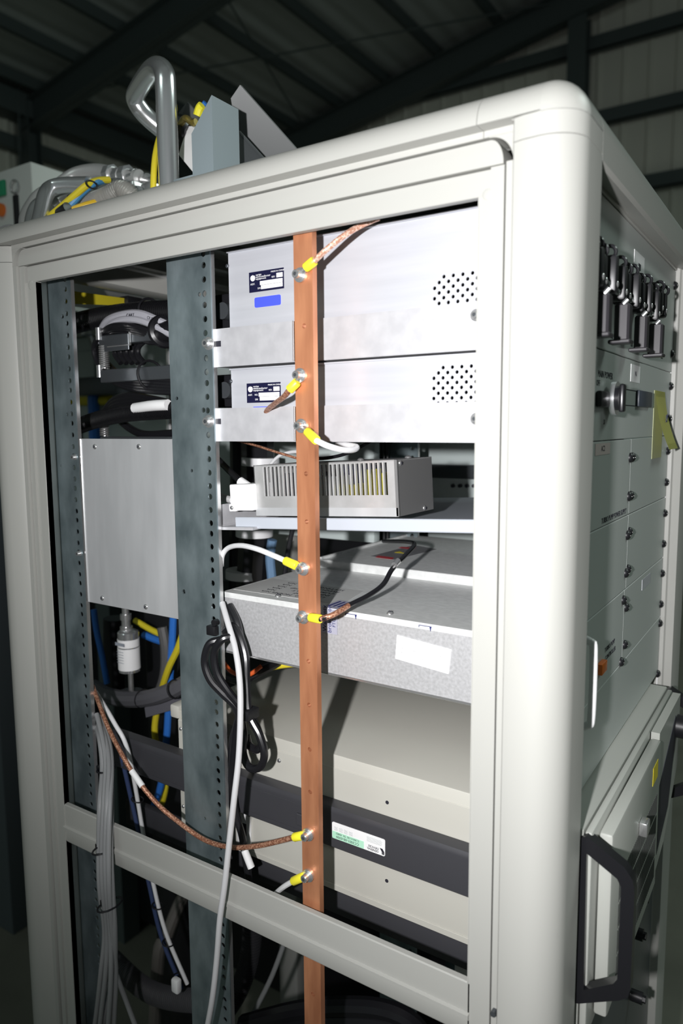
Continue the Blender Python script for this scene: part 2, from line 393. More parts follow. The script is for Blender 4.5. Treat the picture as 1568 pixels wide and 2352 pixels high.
# fascia corner block with a concave quarter (outer square, round inner edge)
RC = .019
cx, cz = -.2375, 1.7605
pts = [(-.2145, 1.7816), (-.2375, 1.7816)] + [(cx+.0205*math.cos(math.radians(90-a)), cz+.0205*math.sin(math.radians(90-a))) for a in range(0, 91, 9)] + [(-.2145, 1.7605)]
mb.prism(pts, 'y', -.007, .02)
mb.build('right_corner_cap', m_paint, fr)
mb = MB()                                                       # left corner cap
mb.prism(prT, 'x', -.919, -.9005)
mb.prism(prL, 'z', 1.7661, 1.7861)
g = []
for i in range(n+1):
    th = math.pi/2*i/n; g.append([mb.bm.verts.new((-.919-r_*math.cos(th)*math.sin(ph), .008-r_*math.cos(th)*math.cos(ph), 1.786+r_*math.sin(th))) for ph in [math.pi/2*j/n for j in range(n+1)]])
for i in range(n):
    for j in range(n):
        try: mb.bm.faces.new((g[i][j], g[i][j+1], g[i+1][j+1], g[i+1][j])).smooth = True
        except ValueError: pass
mb.prism([(-.918, 1.786), (XW, 1.786)] + arc(-.919, 1.786, r_, 180, 90)[1:] + [(-.918, TOP)], 'y', .008, .045)
mb.box(-.895, -.8935, -.007, .03, 1.766, 1.7869)
cx = -.872
pts = [(-.893, 1.7816), (-.872, 1.7816)] + [(cx-.0205*math.cos(math.radians(90-a)), cz+.0205*math.sin(math.radians(90-a))) for a in range(0, 91, 9)] + [(-.893, 1.7605)]
mb.prism(pts, 'y', -.007, .02)
mb.build('left_corner_cap', m_paint, fr)
# recessed fascia under the bullnose, narrow groove, then the inner trim
mb = MB()
mb.box(-.2225, -.2145, -.007, .02, 0, 1.7600); mb.build('right_fascia_strip', m_paint, fr)
mb = MB(); mb.box(-.893, -.8855, -.007, .02, 0, 1.7600); mb.build('left_fascia_strip', m_paint, fr)
mb = MB()                                                       # upper inner band, rounded ends
R2 = .0195
pts = [(-.2262, 1.7602), (-.2262, 1.7605)] + [(-.2375+.0113*math.cos(math.radians(a)), 1.7605+.0195*math.sin(math.radians(a))) for a in range(0, 91, 10)] + [(-.872-.0135*math.cos(math.radians(90-a)), 1.7605+.0195*math.sin(math.radians(90-a))) for a in range(0, 91, 10)] + [(-.8855, 1.7602)]
mb.prism(pts, 'y', -.004, .02); mb.build('upper_inner_band', m_paint, fr)
mb = MB(); mb.box(-.8722, -.2376, .0, .008, 1.7385, 1.7590, .0005, 1); mb.build('top_inner_trim', m_paint, fr)
mb = MB(); mb.box(-.2378, -.2262, -.0015, .02, 0, 1.7598); mb.box(-.2380, XR, .0, .012, 0, 1.7387)
mb.box(-.2490, -.2482, -.0006, .02, 0, 1.736); mb.build('right_inner_trim', m_paint, fr)
mb = MB(); mb.box(-.884, -.8755, -.003, .008, 0, 1.7598); mb.box(-.8755, XO, .0, .008, 0, 1.7387); mb.box(-.8640, XO, -.0012, .008, 0, 1.7380)
mb.build('left_inner_trim', m_paint, fr)
mb = MB(); mb.dome((-.2410, -.0001, 1.7395), (0, -1, 0), .0045, .0006); mb.build('weld_blob', m_paint, fr)
mb = MB(); mb.dome((-.8655, -.0001, 1.735), (0, -1, 0), .006, .0009); mb.build('weld_blob', m_paint, fr)
mb = MB(); mb.box(-.886, -.2225, .012, .02, 1.0, 1.781) if False else mb.box(-.2262, -.2225, .010, .02, 0, 1.76); mb.box(-.8855, -.884, .01, .02, 0, 1.76)
mb.box(-.8855, -.2225, .010, .02, 1.7590, 1.7602); mb.build('groove_floor', m_seam, fr)
# hex screw in the lower fascia
c = at(1136, 2322, -.008)
mb = MB(); mb.cyl((c.x, -.008, c.z), (c.x, -.013, c.z), .0030, 6); tag(mb.build('fascia_screw', m_dsteel, fr), 'dark hexagon socket screw')
# cross rail with a lengthwise ridge
prX = [(.006, 1.0280), (.001, 1.0275), (.0, 1.0262), (.0, .9965), (-.003, .9950), (-.003, .9905), (.0, .9885), (.0, .974), (.001, .972), (.006, .971)]
mb = MB(); mb.prism(prX, 'x', XO-.002, XR+.002); mb.build('cross_rail', m_paint, fr)
# right side: top side beam, far post, sill strip
prS = [(-.200, TOP), (-.191, TOP)] + arc(-.191, 1.786, r_, 90, 0)[1:] + [(XE, 1.764), (-.164, 1.761), (-.185, 1.770), (-.200, 1.770)]
mb = MB(); mb.prism(prS, 'y', .0455, .60); mb.build('right_side_beam', m_paint, fr)
mb = MB(); mb.box(-.190, -.1815, .046, .552, 1.7645, 1.779, .001, 1); tag(mb.build('panel_top_lip', m_paint, fr), 'narrow grey lip above the instrument panels')
mb = MB(); pf = [(-.200, .553), (-.178, .553), (-.176, .556), (-.166, .560)] + arc(-.191, YB-r_, r_, 0, 90) + [(-.200, YB)]
mb.prism(pf, 'z', 0, TOP-.03); mb.dome((-.191, YB-r_, TOP-.031), (0, 0, 1), r_, r_); mb.build('far_corner_post', m_paint, fr)
mb = MB(); mb.box(-.1845, -.1832, .5495, .5520, 0, 1.764); tag(mb.build('door_seal', m_white, fr), 'thin white sealing strip beside the panel screws')
# back frame members
mb = MB(); mb.box(-.90, -.20, .575, YB, 1.745, TOP, .006); mb.build('back_top_beam', m_paint, fr)
mb = MB(); mb.box(XW+.006, -.900, .0455, YB, 1.764, TOP, .006); mb.build('left_side_beam', m_paint, fr)
mb = MB(); mb.box(XW+.006, -.89, .575, YB, 0, 1.75, .008); mb.build('back_left_post', m_paint, fr)
mb = MB(); mb.box(-.895, -.200, .0455, .575, 1.800, 1.812)
for x in (-.86, -.78, -.70): mb.box(x, x+.012, .05, .57, 1.786, 1.800)
mb.build('roof_panel', m_paint, fr)
mb = MB(); mb.box(-.945, -.20, 0.0, YB, 0.02, .10, .006); mb.build('plinth', m_dsteel, fr)
mb = MB(); mb.box(-.90, -.20, .58, .61, .93, .985, .004); mb.build('back_cross_rail', m_paint, fr)
mb = MB(); mb.box(-.955, -.9505, .06, .60, .1, 1.75); tag(mb.build('side_cover', m_dsteel, fr), 'dark side cover sheet') if False else mb.bm.free()

# ================================================================== MOUNTING RAILS
def rail(x0, x1, hx, y, z0, z1, label, zoff, flip=1, extra=()):
    t = thing('mounting_rail', label, 'mounting rail', ((x0+x1)/2, y, z0), None)
    holes = []; z = z0+.02; k = 0; zs = []
    zz = 1.7105 + zoff
    seq = []
    base = zz
    while base > z0+.03: seq += [base, base-.015875, base-.03175]; base -= .04445
    base = zz+.04445
    while base < z1-.01: seq += [base, base-.015875, base-.03175]; base += .04445
    for z in seq:
        if z0+.012 < z < z1-.012: holes.append((hx, z, .0034, .0036))
    holes += [(a, b, c, c) for a, b, c in extra]
    mb = MB(); mb.sheet([(x0, z0), (x1, z0), (x1, z1), (x0, z1)], holes, 'y', y, y+.002); mb.build('web', m_zinc, t)
    xe = x1 if flip > 0 else x0
    mb = MB(); mb.box(min(xe-.002*flip, xe), max(xe-.002*flip, xe), y+.002, y+.0075, z0, z1); tag(mb.build('edge_lip', m_steel, t), 'bright folded edge')
    if x0 < -.93: return t
    xo = x0 if flip > 0 else x1
    mb = MB(); mb.box(min(xo, xo+.002*flip), max(xo, xo+.002*flip), y+.002, y+.030, z0, z1); mb.build('flange', m_zinc, t)
    return t
zo = at(480, 790, .043).z - 1.7105
r1 = rail(-.6625, -.5925, -.6025, .043, .11, 1.80, 'zinc plated perforated rail in the middle of the opening, with socket bolts', zo, 1,
     extra=[(at(458, 676, .043).x, at(458, 676, .043).z, .0025), (at(467, 942, .043).x, at(467, 942, .043).z, .003), (at(406, 915, .043).x, at(406, 915, .043).z, .0022), (at(440, 1081, .043).x, at(440, 1081, .043).z, .0022), (at(422, 1359, .043).x, at(422, 1359, .043).z, .003), (at(470, 1880, .043).x, at(470, 1880, .043).z, .0022)])
r2 = rail(-.9400, -.8455, -.8545, .043, .11, 1.80, 'dark zinc perforated rail beside the left corner post', zo, 1,
     extra=[(at(143, 727, .043).x, at(143, 727, .043).z, .003), (at(154, 952, .043).x, at(154, 952, .043).z, .0025), (at(140, 1070, .043).x, at(140, 1070, .043).z, .0018)])
r3 = rail(-.640, -.5650, -.575, .505, .11, 1.79, 'zinc rail at the back of the cabinet, seen above the slotted power supply', zo, 1)
def bolt(c, n, parent, R=.0068, hr=.0046, hh=.0075, name='socket_bolt', m=None):
    c = Vector(c); n = Vector(n).normalized(); mb = MB()
    mb.cyl(c, c+n*.0016, R, 24); mb.cyl(c+n*.0014, c+n*.0030, R*.8, 20)
    mb.cyl(c+n*.0028, c+n*(hh-.0008), hr, 20); mb.cyl(c+n*(hh-.0009), c+n*hh, hr, 20, r1=hr*.82)
    b = mb.build(name, m or m_steel, parent)
    mb = MB(); mb.cyl(c+n*(hh-.0002), c+n*(hh+.0002), hr*.48, 6); mb.build('hex_socket', m_dsteel, b)
    return b
for (px, py) in ((479, 789), (480, 968)):
    c = at(px, py, .042); bolt((c.x, .043, c.z), (0, -1, 0), r1, .0075, .0050, .008)
for (px, py) in ((172, 1050), (183, 1271)):
    c = at(px, py, .042); bolt((c.x, .043, c.z), (0, -1, 0), r2, .004, .003, .006)

# ================================================================== COPPER EARTH BAR
bar = thing('copper_busbar', 'vertical copper earthing bar drilled with holes, in front of the trays', 'busbar', (-.4395, .016, .25))
hz = []
for (px, py) in ((695, 749), (698, 1088), (700, 1198), (704, 1518), (705, 1618), (706, 1720), (709, 1818), (717, 2283)):
    c = at(px, py, .012); hz.append((-.4385, c.z, .0024, .0024))
mb = MB(); mb.sheet([(-.4505, .25), (-.4275, .25), (-.4275, 1.775), (-.4505, 1.775)], hz, 'y', .012, .0195); mb.build('bar', m_copper, bar)
mb = MB(); mb.box(-.455, -.423, .0195, .045, .25, .28, .001); mb.box(-.455, -.423, .0195, .06, 1.78, 1.80, .001); mb.box(-.4505, -.4275, .012, .0195, 1.775, 1.8); mb.build('mounting_foot', m_blackm, bar)
BOLTS = [(690, 632), (690, 862), (693, 978), (697, 1306), (697, 1417), (708, 1916), (708, 2010)]
BP = []
for (px, py) in BOLTS:
    c = at(px, py, .010); c = Vector((-.4400 if py > 0 else c.x, .012, c.z)); BP.append(Vector((at(px, py, .012).x+.0015, .012, c.z)))
    bolt(BP[-1]+Vector((0, -.0022, 0)), (0, -1, 0), bar, .0072, .0042, .0095)

def P(*a): return at(*a)
def cable(name, label, cat, pts, r, m, group=None, parts=(), seg=10, rib=None, smooth=6):
    """a top-level cable: an Empty when it has parts, else one mesh"""
    W = [at(*p) for p in pts]
    mb = MB(); mb.tube(W, r, seg=seg, rib=rib, smooth=smooth)
    if not parts:
        return tag(mb.build(name, m), label, cat, group)
    t = thing(name, label, cat, W[0], group)
    mb.build('jacket', m, t)
    for f in parts: f(t)
    return t
def earth_lead(label, i, sdir, spts, r, m, extra=()):
    """ring terminal on bolt i, yellow sleeve, then wire through pixel points"""
    b = BP[i]
    W = [at(*p) for p in spts]
    t = thing('earth_lead', label, 'earth lead', tuple(b), None)
    s0, s1 = W[0], W[1]
    mb = MB(); mb.cyl(b+Vector((0, -.0001, 0)), b+Vector((0, -.0021, 0)), .0066, 20)
    mb.tube([b+Vector((0, -.001, 0)), b.lerp(s0, .55)+Vector((0, -.001, 0)), s0], .003, seg=8, smooth=3)
    mb.build('ring_terminal', m_steel, t)
    mb = MB(); dd = (s1-s0).normalized()
    mb.tube([s0, s0+dd*.001, s1-dd*.001, s1], .0048, seg=18, smooth=0, radii=[.0042, .0048, .0048, .0044]); mb.build('insulating_sleeve', m_yel, t)
    mb = MB(); mb.tube([s1-dd*.003]+W[1:], r, seg=10); mb.build('wire', m, t)
    for f in extra: f(t)
    return t
earth_lead('clear sleeved copper braid lead running up right from the topmost bar bolt', 0, 0,
    [(701, 616, .008), (722, 599, .008), (750, 573, .010), (790, 541, .018), (830, 517, .030), (870, 500, .034)], .0030, m_braidl)
earth_lead('short brown lead dropping left into the lower tray from the second bar bolt', 1, 0,
    [(683, 877, .006), (664, 896, .004), (652, 911, .010), (630, 928, .030), (612, 945, .052), (590, 985, .06)], .0030, m_braid)
earth_lead('white lead curling back on itself right of the bar, under the lower tray', 2, 0,
    [(705, 991, .004), (727, 1012, -.002), (752, 1024, .000), (785, 1033, .015), (812, 1033, .035), (818, 1026, .050), (790, 1021, .065), (775, 1018, .08)], .0030, m_lgrey)
earth_lead('pale grey lead arching left from the bar to the middle rail', 3, 0,
    [(682, 1300, .006), (655, 1288, .008), (630, 1277, .012), (590, 1261, .020), (553, 1253, .035), (525, 1258, .048), (511, 1275, .052), (508, 1300, .055)], .0030, m_lgrey)
def _tag5(t):
    a = at(905, 1298, .13); b = at(914, 1288, .14); MB().tube([a, b], .0036, smooth=0).build('heat_shrink_band', m_steel, t)
earth_lead('dark braid lead sweeping right across the silver box lid', 4, 0,
    [(712, 1418, .006), (736, 1422, .004), (765, 1412, .012), (800, 1391, .035), (845, 1368, .065), (880, 1342, .095), (900, 1308, .125), (928, 1278, .17), (950, 1254, .22), (945, 1246, .27), (915, 1243, .32), (880, 1243, .36)], .0028, m_black, extra=(_tag5,))
# first stretch of that braid shows copper
MB().tube([at(736, 1422, .004), at(765, 1412, .012), at(800, 1391, .035)], .00295, seg=10).build('copper_braid', m_braid, bpy.data.objects['earth_lead.004'])
def _tag6(t):
    a = at(327, 1806, .020); b = at(302, 1770, .020); MB().tube([a, b], .0040, smooth=0).build('white_marker', m_wht, t)
earth_lead('long brown braid lead sagging from the left rail to the lower bar', 5, 0,
    [(696, 1919, .006), (675, 1923, .006), (640, 1932, .008), (590, 1943, .012), (530, 1946, .018), (470, 1929, .025), (410, 1888, .025), (360, 1845, .022), (315, 1790, .020), (280, 1733, .022), (248, 1670, .03), (225, 1610, .045), (213, 1575, .06)], .0030, m_braid, extra=(_tag6,))
earth_lead('short pale lead going down behind the cross rail from the lowest bar bolt', 6, 0,
    [(698, 2013, .006), (673, 2024, .008), (650, 2038, .015), (628, 2058, .03), (605, 2090, .045)], .0030, m_lgrey)

# ================================================================== ELECTRONICS TRAYS
def screw(c, n, parent, r=.0035, m=None, name='screw', h=.0018):
    c = Vector(c); mb = MB(); mb.dome(c, n, r, h, 14, 4); b = mb.build(name, m or m_steel, parent)
    n = Vector(n).normalized(); k = h
    up = Vector((0, 0, 1)) if abs(n.z) < .9 else Vector((1, 0, 0)); a = n.cross(up).normalized(); q = n.cross(a)
    mb = MB()
    for d in ((a+q).normalized(), (a-q).normalized()):
        mb.cyl(c+n*k-d*r*.5, c+n*k+d*r*.5, r*.13, 6)
    mb.build('cross_slot', m_ink, b); return b
def rating_plate(parent, x0, z1, cut):
    """navy maker's plate 49 x 22 mm facing the camera side"""
    y = .0575
    p = MB().box(x0, x0+.049, y-.0004, y+.0002, z1-.022, z1, .0).build('rating_plate', m_navy, parent)
    mb = MB(); f = lambda u, v: (x0+u*.049, z1-v*.022)
    def ln(s, u, v, size, sx=1.0):
        x, z = f(u, v); mb.text(s, size, FY(x, y-.0005, z), .00005, 'LEFT', sx)
    ln('varian', .20, .17, .0030, 1.15); ln('semiconductor', .20, .27, .0030, 1.15); ln('equipment', .20, .37, .0030, 1.15)
    ln('MADE IN CHINA', .64, .12, .0023, 1.1); ln('REV.', .66, .38, .0027); 
    ln('ASSY.', .04, .60, .0028); ln('S/N', .25, .84, .0028)
    if not cut: ln('NO.', .24, .60, .0028)
    mb.build('lettering', m_wht, p)
    mb = MB(); x, z = f(.115, .30); mb.cyl((x, y-.0003, z), (x, y-.0007, z), .0034, 20); mb.build('round_emblem', m_wht, p)
    mb = MB(); x, z = f(.115, .22); mb.prism([(x-.0034, z+.0026), (x-.0010, z+.0006), (x, z+.0020), (x+.0010, z+.0006), (x+.0034, z+.0026), (x, z+.0040)], 'y', y-.0009, y-.0006); mb.build('emblem_notch', m_navy, p)
    mb = MB(); x, z = f(.80, .22); mb.box(x, x+.0085, y-.0006, y-.0002, z-.0048, z)
    x, z = f(.30 if not cut else .26, .50); mb.box(x+.003, x0+.0475, y-.0006, y-.0002, z-.0042, z); mb.box(x+.0045, x0+.0475, y-.0006, y-.0002, z-.0088, z-.0045)
    mb.build('blank_fields', m_wht, p)
def vent(cx, cz, zmin, phase=0):
    H = []; p = .0097
    for i in range(-6, 7):
        for j in range(-12, 13):
            if (i+j) % 2: continue
            x = cx+i*p/2*1.0; z = cz+j*p/2
            if (abs(x-cx)/.046)**2.6+(abs(z-cz)/.043)**2.6 <= 1 and z > zmin: H.append((x, z, .0017, .0018))
    return H
def tray(zb, zt, ztop, label, i, cut):
    """chassis box on a bolted angle bracket; zb..zt bracket, ztop box top"""
    t = thing('electronics_chassis', label, 'electronics chassis', (-.42, .2, zb), None)
    H = vent(-.288, (1.652 if i == 0 else 1.567), zt-.02)
    fb = zb+.012
    mb = MB(); mb.sheet([(-.578, fb), (-.19, fb), (-.19, ztop), (-.578, ztop)], H, 'y', .058, .0595); mb.build('side_wall', m_alu, t)
    mb = MB(); mb.box(-.578, -.19, .0595, .48, ztop-.0015, ztop); mb.box(-.578, -.19, .055, .060, ztop-.0005, ztop+.0012); mb.build('lid', m_alu, t)
    mb = MB(); mb.box(-.578, -.5765, .0595, .48, fb, ztop); mb.box(-.578, -.19, .0595, .48, fb, fb+.0015); mb.box(-.578, -.19, .478, .48, fb, ztop); mb.build('shell', m_alub, t)
    # interior fan block seen dark through the holes
    mb = MB(); mb.box(-.34, -.24, .075, .11, fb+.004, ztop-.006, .004); tag(mb.build('fan_housing', m_blackm, t), 'black fan behind the round perforation')
    sx = at(522, 611, .058) if i == 0 else at(530, 876, .058)
    screw((sx.x, .058, sx.z), (0, -1, 0), t, .0025, m_dsteel)
    # brackets: left piece overlaps the right one
    mb = MB(); mb.box(-.5925, -.4800, .0500, .0525, zb, zt); mb.box(-.5925, -.4800, .0505, .075, zb-.0005, zb+.0020)
    b = mb.build('left_angle_bracket', m_alub, t)
    mb = MB(); mb.prism([(-.4795, zt), (-.4795, zb+.002), (-.478, zb), (-.30, zb), (-.19, zb), (-.19, zt)], 'y', .0530, .0552); mb.box(-.4795, -.19, .0545, .085, zb-.0005, zb+.0020)
    mb.build('right_angle_bracket', m_alub, t)
    mb = MB(); mb.box(-.4815, -.4800, .0490, .0525, zb+.0005, zt, .0004, 1); tag(mb.build('bracket_edge', m_steel, t), 'bright cut edge of the bracket')
    c = at(497, 790 if i == 0 else 968, .049); mb = MB(); mb.box(c.x-.001, c.x+.006, .0494, .0500, c.z-.0032, c.z+.0032, .0); tag(mb.build('adjusting_slot', m_ink, t), 'dark slot beside the rail bolt')
    c = at(1094, 724 if i == 0 else 962, .05); bolt((c.x, .050, c.z), (0, -1, 0), t, .0055, .004, .006)
    rating_plate(t, -.547 if i == 0 else -.554, 1.7225 if i == 0 else 1.600, cut)
    mb = MB()
    if i == 0:
        pts = arc(-.505, 1.6925, .002, 90, 0, 4) + arc(-.505, 1.6855, .002, 0, -90, 4) + arc(-.538, 1.6855, .002, -90, -180, 4) + arc(-.538, 1.6925, .002, 180, 90, 4)
        mb.prism(pts, 'y', .0574, .0581)
    else: mb.box(-.545, -.515, .0574, .0581, 1.568, 1.5735)
    tag(mb.build('blue_sticker', m_bluelbl, t), 'blank blue sticker')
    return t
tray(1.6205, 1.6635, 1.7480, 'topmost silver chassis with round perforation, rating plate and blue sticker', 0, True)
tray(1.5345, 1.5725, 1.6165, 'silver chassis with round perforation directly below the topmost chassis', 1, False)
# connectors behind, seen in the dark slot between rail and chassis
for k, (z0, z1) in enumerate(((1.665, 1.712), (1.575, 1.615))):
    t = thing('fan_connector_block', 'black connector block beside the %s chassis, behind the middle rail' % ('topmost' if k == 0 else 'second'), 'connector', (-.60, .12, z0))
    mb = MB(); mb.box(-.64, -.585, .09, .15, z0, z1, .004); mb.build('housing', m_blackm, t)
    mb = MB(); mb.cyl((-.605, .09, (z0+z1)/2), (-.605, .075, (z0+z1)/2), .010, 16); mb.build('plug', m_dsteel, t)
    mb = MB(); mb.box(-.592, -.588, .085, .09, z0+.004, z1-.004); mb.build('latch', m_grey, t)

# ================================================================== SHELF + POWER SUPPLY (tilted slightly, as in the photo)
TI = math.atan(.0165/.303)
MT = Matrix.Translation((-.579, .06, 1.430)) @ Matrix.Rotation(-TI, 4, 'Y')
t = thing('support_shelf', 'pale folded metal shelf carrying the slotted power supply', 'shelf', (-.42, .2, 1.43))
mb = MB(); mb.box(0, .39, .0, .0025, 0, .0135, .001, 1, M=MT); mb.box(.004, .39, .001, .40, .0, .0022, M=MT); tag(mb.build('shelf_plate', mat('shelf_paint', (.43, .46, .51), .4), t))
mb = MB(); mb.prism([(-.6015, 1.458), (-.5985, 1.458), (-.5985, 1.434), (-.5960, 1.4315), (-.545, 1.4345), (-.545, 1.431), (-.597, 1.4280), (-.6015, 1.431)], 'y', .052, .40); tag(mb.build('support_angle', m_alub, t), 'bare L shaped support angle at the shelf end')
mb = MB(); mb.box(.23, .39, .34, .345, .002, .03, M=MT); mb.build('rear_lip', m_alub, t)
MP = MT @ Matrix.Translation((0, 0, .0))
ps = thing('power_supply', 'slotted steel power supply with white terminal cover, on the shelf', 'power supply', (-.46, .12, 1.445))
ux0, ux1 = .0215, .2150     # local x range of front face
H = []
sxs = []
x = .0385
for k in range(29):
    H.append([(x-.00125, .0370), (x+.00125, .0370), (x+.00125, .0715), (x-.00125, .0715)]); x += .00585
mb = MB(); mb.sheet([(ux0, .0225-.0085), (ux1, .0225-.0085), (ux1, .074), (ux0, .074)], H, 'y', .015, .0163)
for v in mb.bm.verts: v.co = MP @ v.co
mb.build('slotted_cover', m_psu, ps)
mb = MB()
for k in range(29):     # bent-out louvre edges beside each slot
    xx = .0385+k*.00585; mb.box(xx-.0021, xx-.00125, .0138, .0152, .0370, .0720, .0004, 1, M=MP)
mb.build('slot_edges', m_steel, ps)
mb = MB(); mb.box(ux0, ux1, .0145, .0152, .0140, .0235, M=MP); tag(mb.build('lower_seam_band', m_plate, ps), 'duller lower band of the cover')
mb = MB(); mb.box(ux1-.0012, ux1, .015, .098, .014, .074, M=MP); mb.box(ux1-.0025, ux1+.0008, .0145, .017, .014, .074, .0004, 1, M=MP); mb.build('end_wall', mat('psu_steel_shaded', (.27, .27, .27), .34, .5), ps)  # end wall in a darker copy of the case steel, shade put into colour
mb = MB(); mb.box(ux0, ux1, .015, .098, .0728, .074, M=MP); mb.box(ux0, ux1, .0965, .098, .014, .074, M=MP); mb.box(ux0, ux0+.0012, .015, .098, .014, .074, M=MP); mb.build('top_and_back', m_psu, ps)
mb = MB(); mb.box(ux0+.004, ux1-.004, .03, .09, .016, .018, M=MP); tag(mb.build('circuit_board', m_ylw, ps), 'board and coloured parts behind the slots')
mb = MB(); mb.box(.170, .176, .024, .05, .018, .064, M=MP); mb.box(.187, .193, .024, .05, .018, .060, M=MP); mb.box(.145, .160, .024, .06, .018, .048, M=MP); tag(mb.build('yellow_coil', m_yel, ps), 'yellow transformer windings')
mb = MB(); mb.box(.10, .135, .022, .05, .018, .058, M=MP); tag(mb.build('heat_sink', m_grey, ps))
mb = MB(); mb.box(.03, .09, .06, .07, .018, .062, M=MP); mb.box(.11, .21, .07, .08, .018, .068, M=MP); tag(mb.build('capacitor_bank', m_navy, ps))
for (a, b, c) in ((ux1, .075, .0175), (ux1, .024, .070)):
    q = MP @ Vector((a, b, c)); screw(q, (1, 0, 0), ps, .0030)
mb = MB(); mb.box(-.0115, .0235, .006, .045, .0205, .0525, .002, 3, M=MP); mb.box(-.0135, -.002, .0055, .012, .0195, .0290, .0015, 2, M=MP); tag(mb.build('terminal_cover', m_white, ps), 'glossy white plastic terminal cover')
q = MP @ Vector((-.0085, .0055, .0243)); screw(q, (0, -1, 0), ps, .0026)
for q0 in ((at(838, 1060, .12)), ):
    pass
mb = MB(); q = MP @ Vector((.15, .05, .074)); mb.dome(q, (0, 0, 1), .004, .003); q = MP @ Vector((.20, .07, .074)); mb.dome(q, (0, 0, 1), .004, .003); mb.build('lid_screws', m_steel, ps)
cable('mains_cable', 'black cord with white strain sleeve entering the white terminal cover', 'power cord',
      [(495, 1050, .13), (525, 1080, .11), (552, 1106, .09), (570, 1120, .085)], .0042, m_black,
      parts=(lambda t: MB().tube([at(552, 1106, .085), at(578, 1124, .083)], .0060, smooth=0).build('strain_sleeve', m_white, t),))
cable('white_wire', 'short white wire entering the terminal cover from the left', 'wire', [(492, 1132, .12), (512, 1143, .10), (535, 1149, .082)], .0045, m_white)
cable('grey_cable', 'thin pale cable arching above the left end of the power supply', 'cable', [(600, 1110, .16), (618, 1072, .15), (640, 1048, .14), (665, 1039, .13), (685, 1037, .12)], .0022, m_lgrey)
cable('brown_cable', 'thin brown cable slanting down under the lower chassis', 'cable', [(545, 1012, .14), (590, 1024, .13), (640, 1040, .12), (690, 1055, .12)], .0016, m_braid)
cable('black_cable', 'thin black cable looping behind the bar above the power supply', 'cable', [(850, 1014, .16), (800, 1040, .13), (750, 1052, .10), (700, 1052, .08)], .0020, m_black)

# ================================================================== SILVER BOX
sb = thing('silver_instrument', 'large spangled silver metal box with warranty seal and white sticker', 'instrument', (-.40, .25, 1.274))
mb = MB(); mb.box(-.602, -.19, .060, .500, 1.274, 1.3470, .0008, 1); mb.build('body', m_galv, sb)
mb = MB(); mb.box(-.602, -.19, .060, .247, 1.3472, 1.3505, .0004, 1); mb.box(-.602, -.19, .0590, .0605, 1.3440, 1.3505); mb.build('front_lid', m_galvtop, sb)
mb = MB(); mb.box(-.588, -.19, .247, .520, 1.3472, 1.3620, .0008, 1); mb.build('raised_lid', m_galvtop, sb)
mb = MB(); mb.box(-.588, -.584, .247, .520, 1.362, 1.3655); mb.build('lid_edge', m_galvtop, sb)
mb = MB(); mb.box(-.602, -.19, .0592, .0602, 1.2738, 1.2765, .0004, 1); mb.build('bottom_hem', m_steel, sb)
for (px, py) in ((638, 1370), (895, 1410), (832, 1311), (1066, 1338)):
    c = atz(px, py, 1.3505); screw((c.x, c.y, 1.3505), (0, 0, 1), sb, .0038, m_steel, 'lid_screw', .0028)
for (px, py) in ((805, 1407), (975, 1435)):
    c = at(px, py, .0588); mb = MB(); mb.box(c.x-.0065, c.x+.0065, .0585, .0592, 1.3475, 1.3481); mb.box(c.x-.0068, c.x-.0062, .0585, .0592, 1.3455, 1.3481); mb.prism([(c.x+.0055, 1.3481), (c.x+.0078, 1.3481), (c.x+.0066, 1.3430)], 'y', .0583, .0592); tag(mb.build('lid_notch', m_bluink, sb), 'dark bent notch under the lid edge')
mb = MB(); mb.box(-.4535, -.4330, .0583, .0592, 1.3220, 1.3500); mb.box(-.4535, -.4330, .0583, .095, 1.3507, 1.3511); sl = tag(mb.build('warranty_seal', m_ltape, sb), 'shiny lilac warranty seal folded over the lid edge')
mb = MB()
mb.text('Warranty', .0075, FY(-.4490, .0580, 1.3385, math.pi/2), .00006, 'CENTER'); mb.text('broken or', .0075, FY(-.4425, .0580, 1.3385, math.pi/2), .00006, 'CENTER'); mb.text('FTC', .0055, FY(-.4365, .0580, 1.3300, math.pi/2), .00006, 'LEFT')
for k in range(3): mb.box(-.450+k*.006, -.4475+k*.006, .066, .090, 1.3511, 1.3513)
mb.build('lettering', m_bluink, sl)
sk = [Vector((-.358, 0, 1.333)), Vector((-.2965, 0, 1.3275)), Vector((-.2990, 0, 1.3020)), Vector((-.3600, 0, 1.3075))]
mb = MB(); mb.prism([(p.x, p.z) for p in sk], 'y', .0590, .0600); st = mb.build('white_sticker', m_wht, sb)
mb = MB(); aa = math.atan2(-.0055, .0615)
mb.text('S e r v i c e', .0032, FY(-.354, .0588, 1.3285, aa), .00004, 'LEFT')
for (u, v, wd) in ((.02, .012, .008), (.006, .012, .006), (.035, .011, .007), (.006, .017, .004), (.05, .010, .005), (.03, .018, .004)):
    x = -.359+u; z = 1.333-v+u*(-.09); mb.box(x, x+wd*.4, .0588, .0590, z-.0004, z+.0003)
mb.build('lettering', mat('faded_ink', (.35, .35, .36), .6), st)
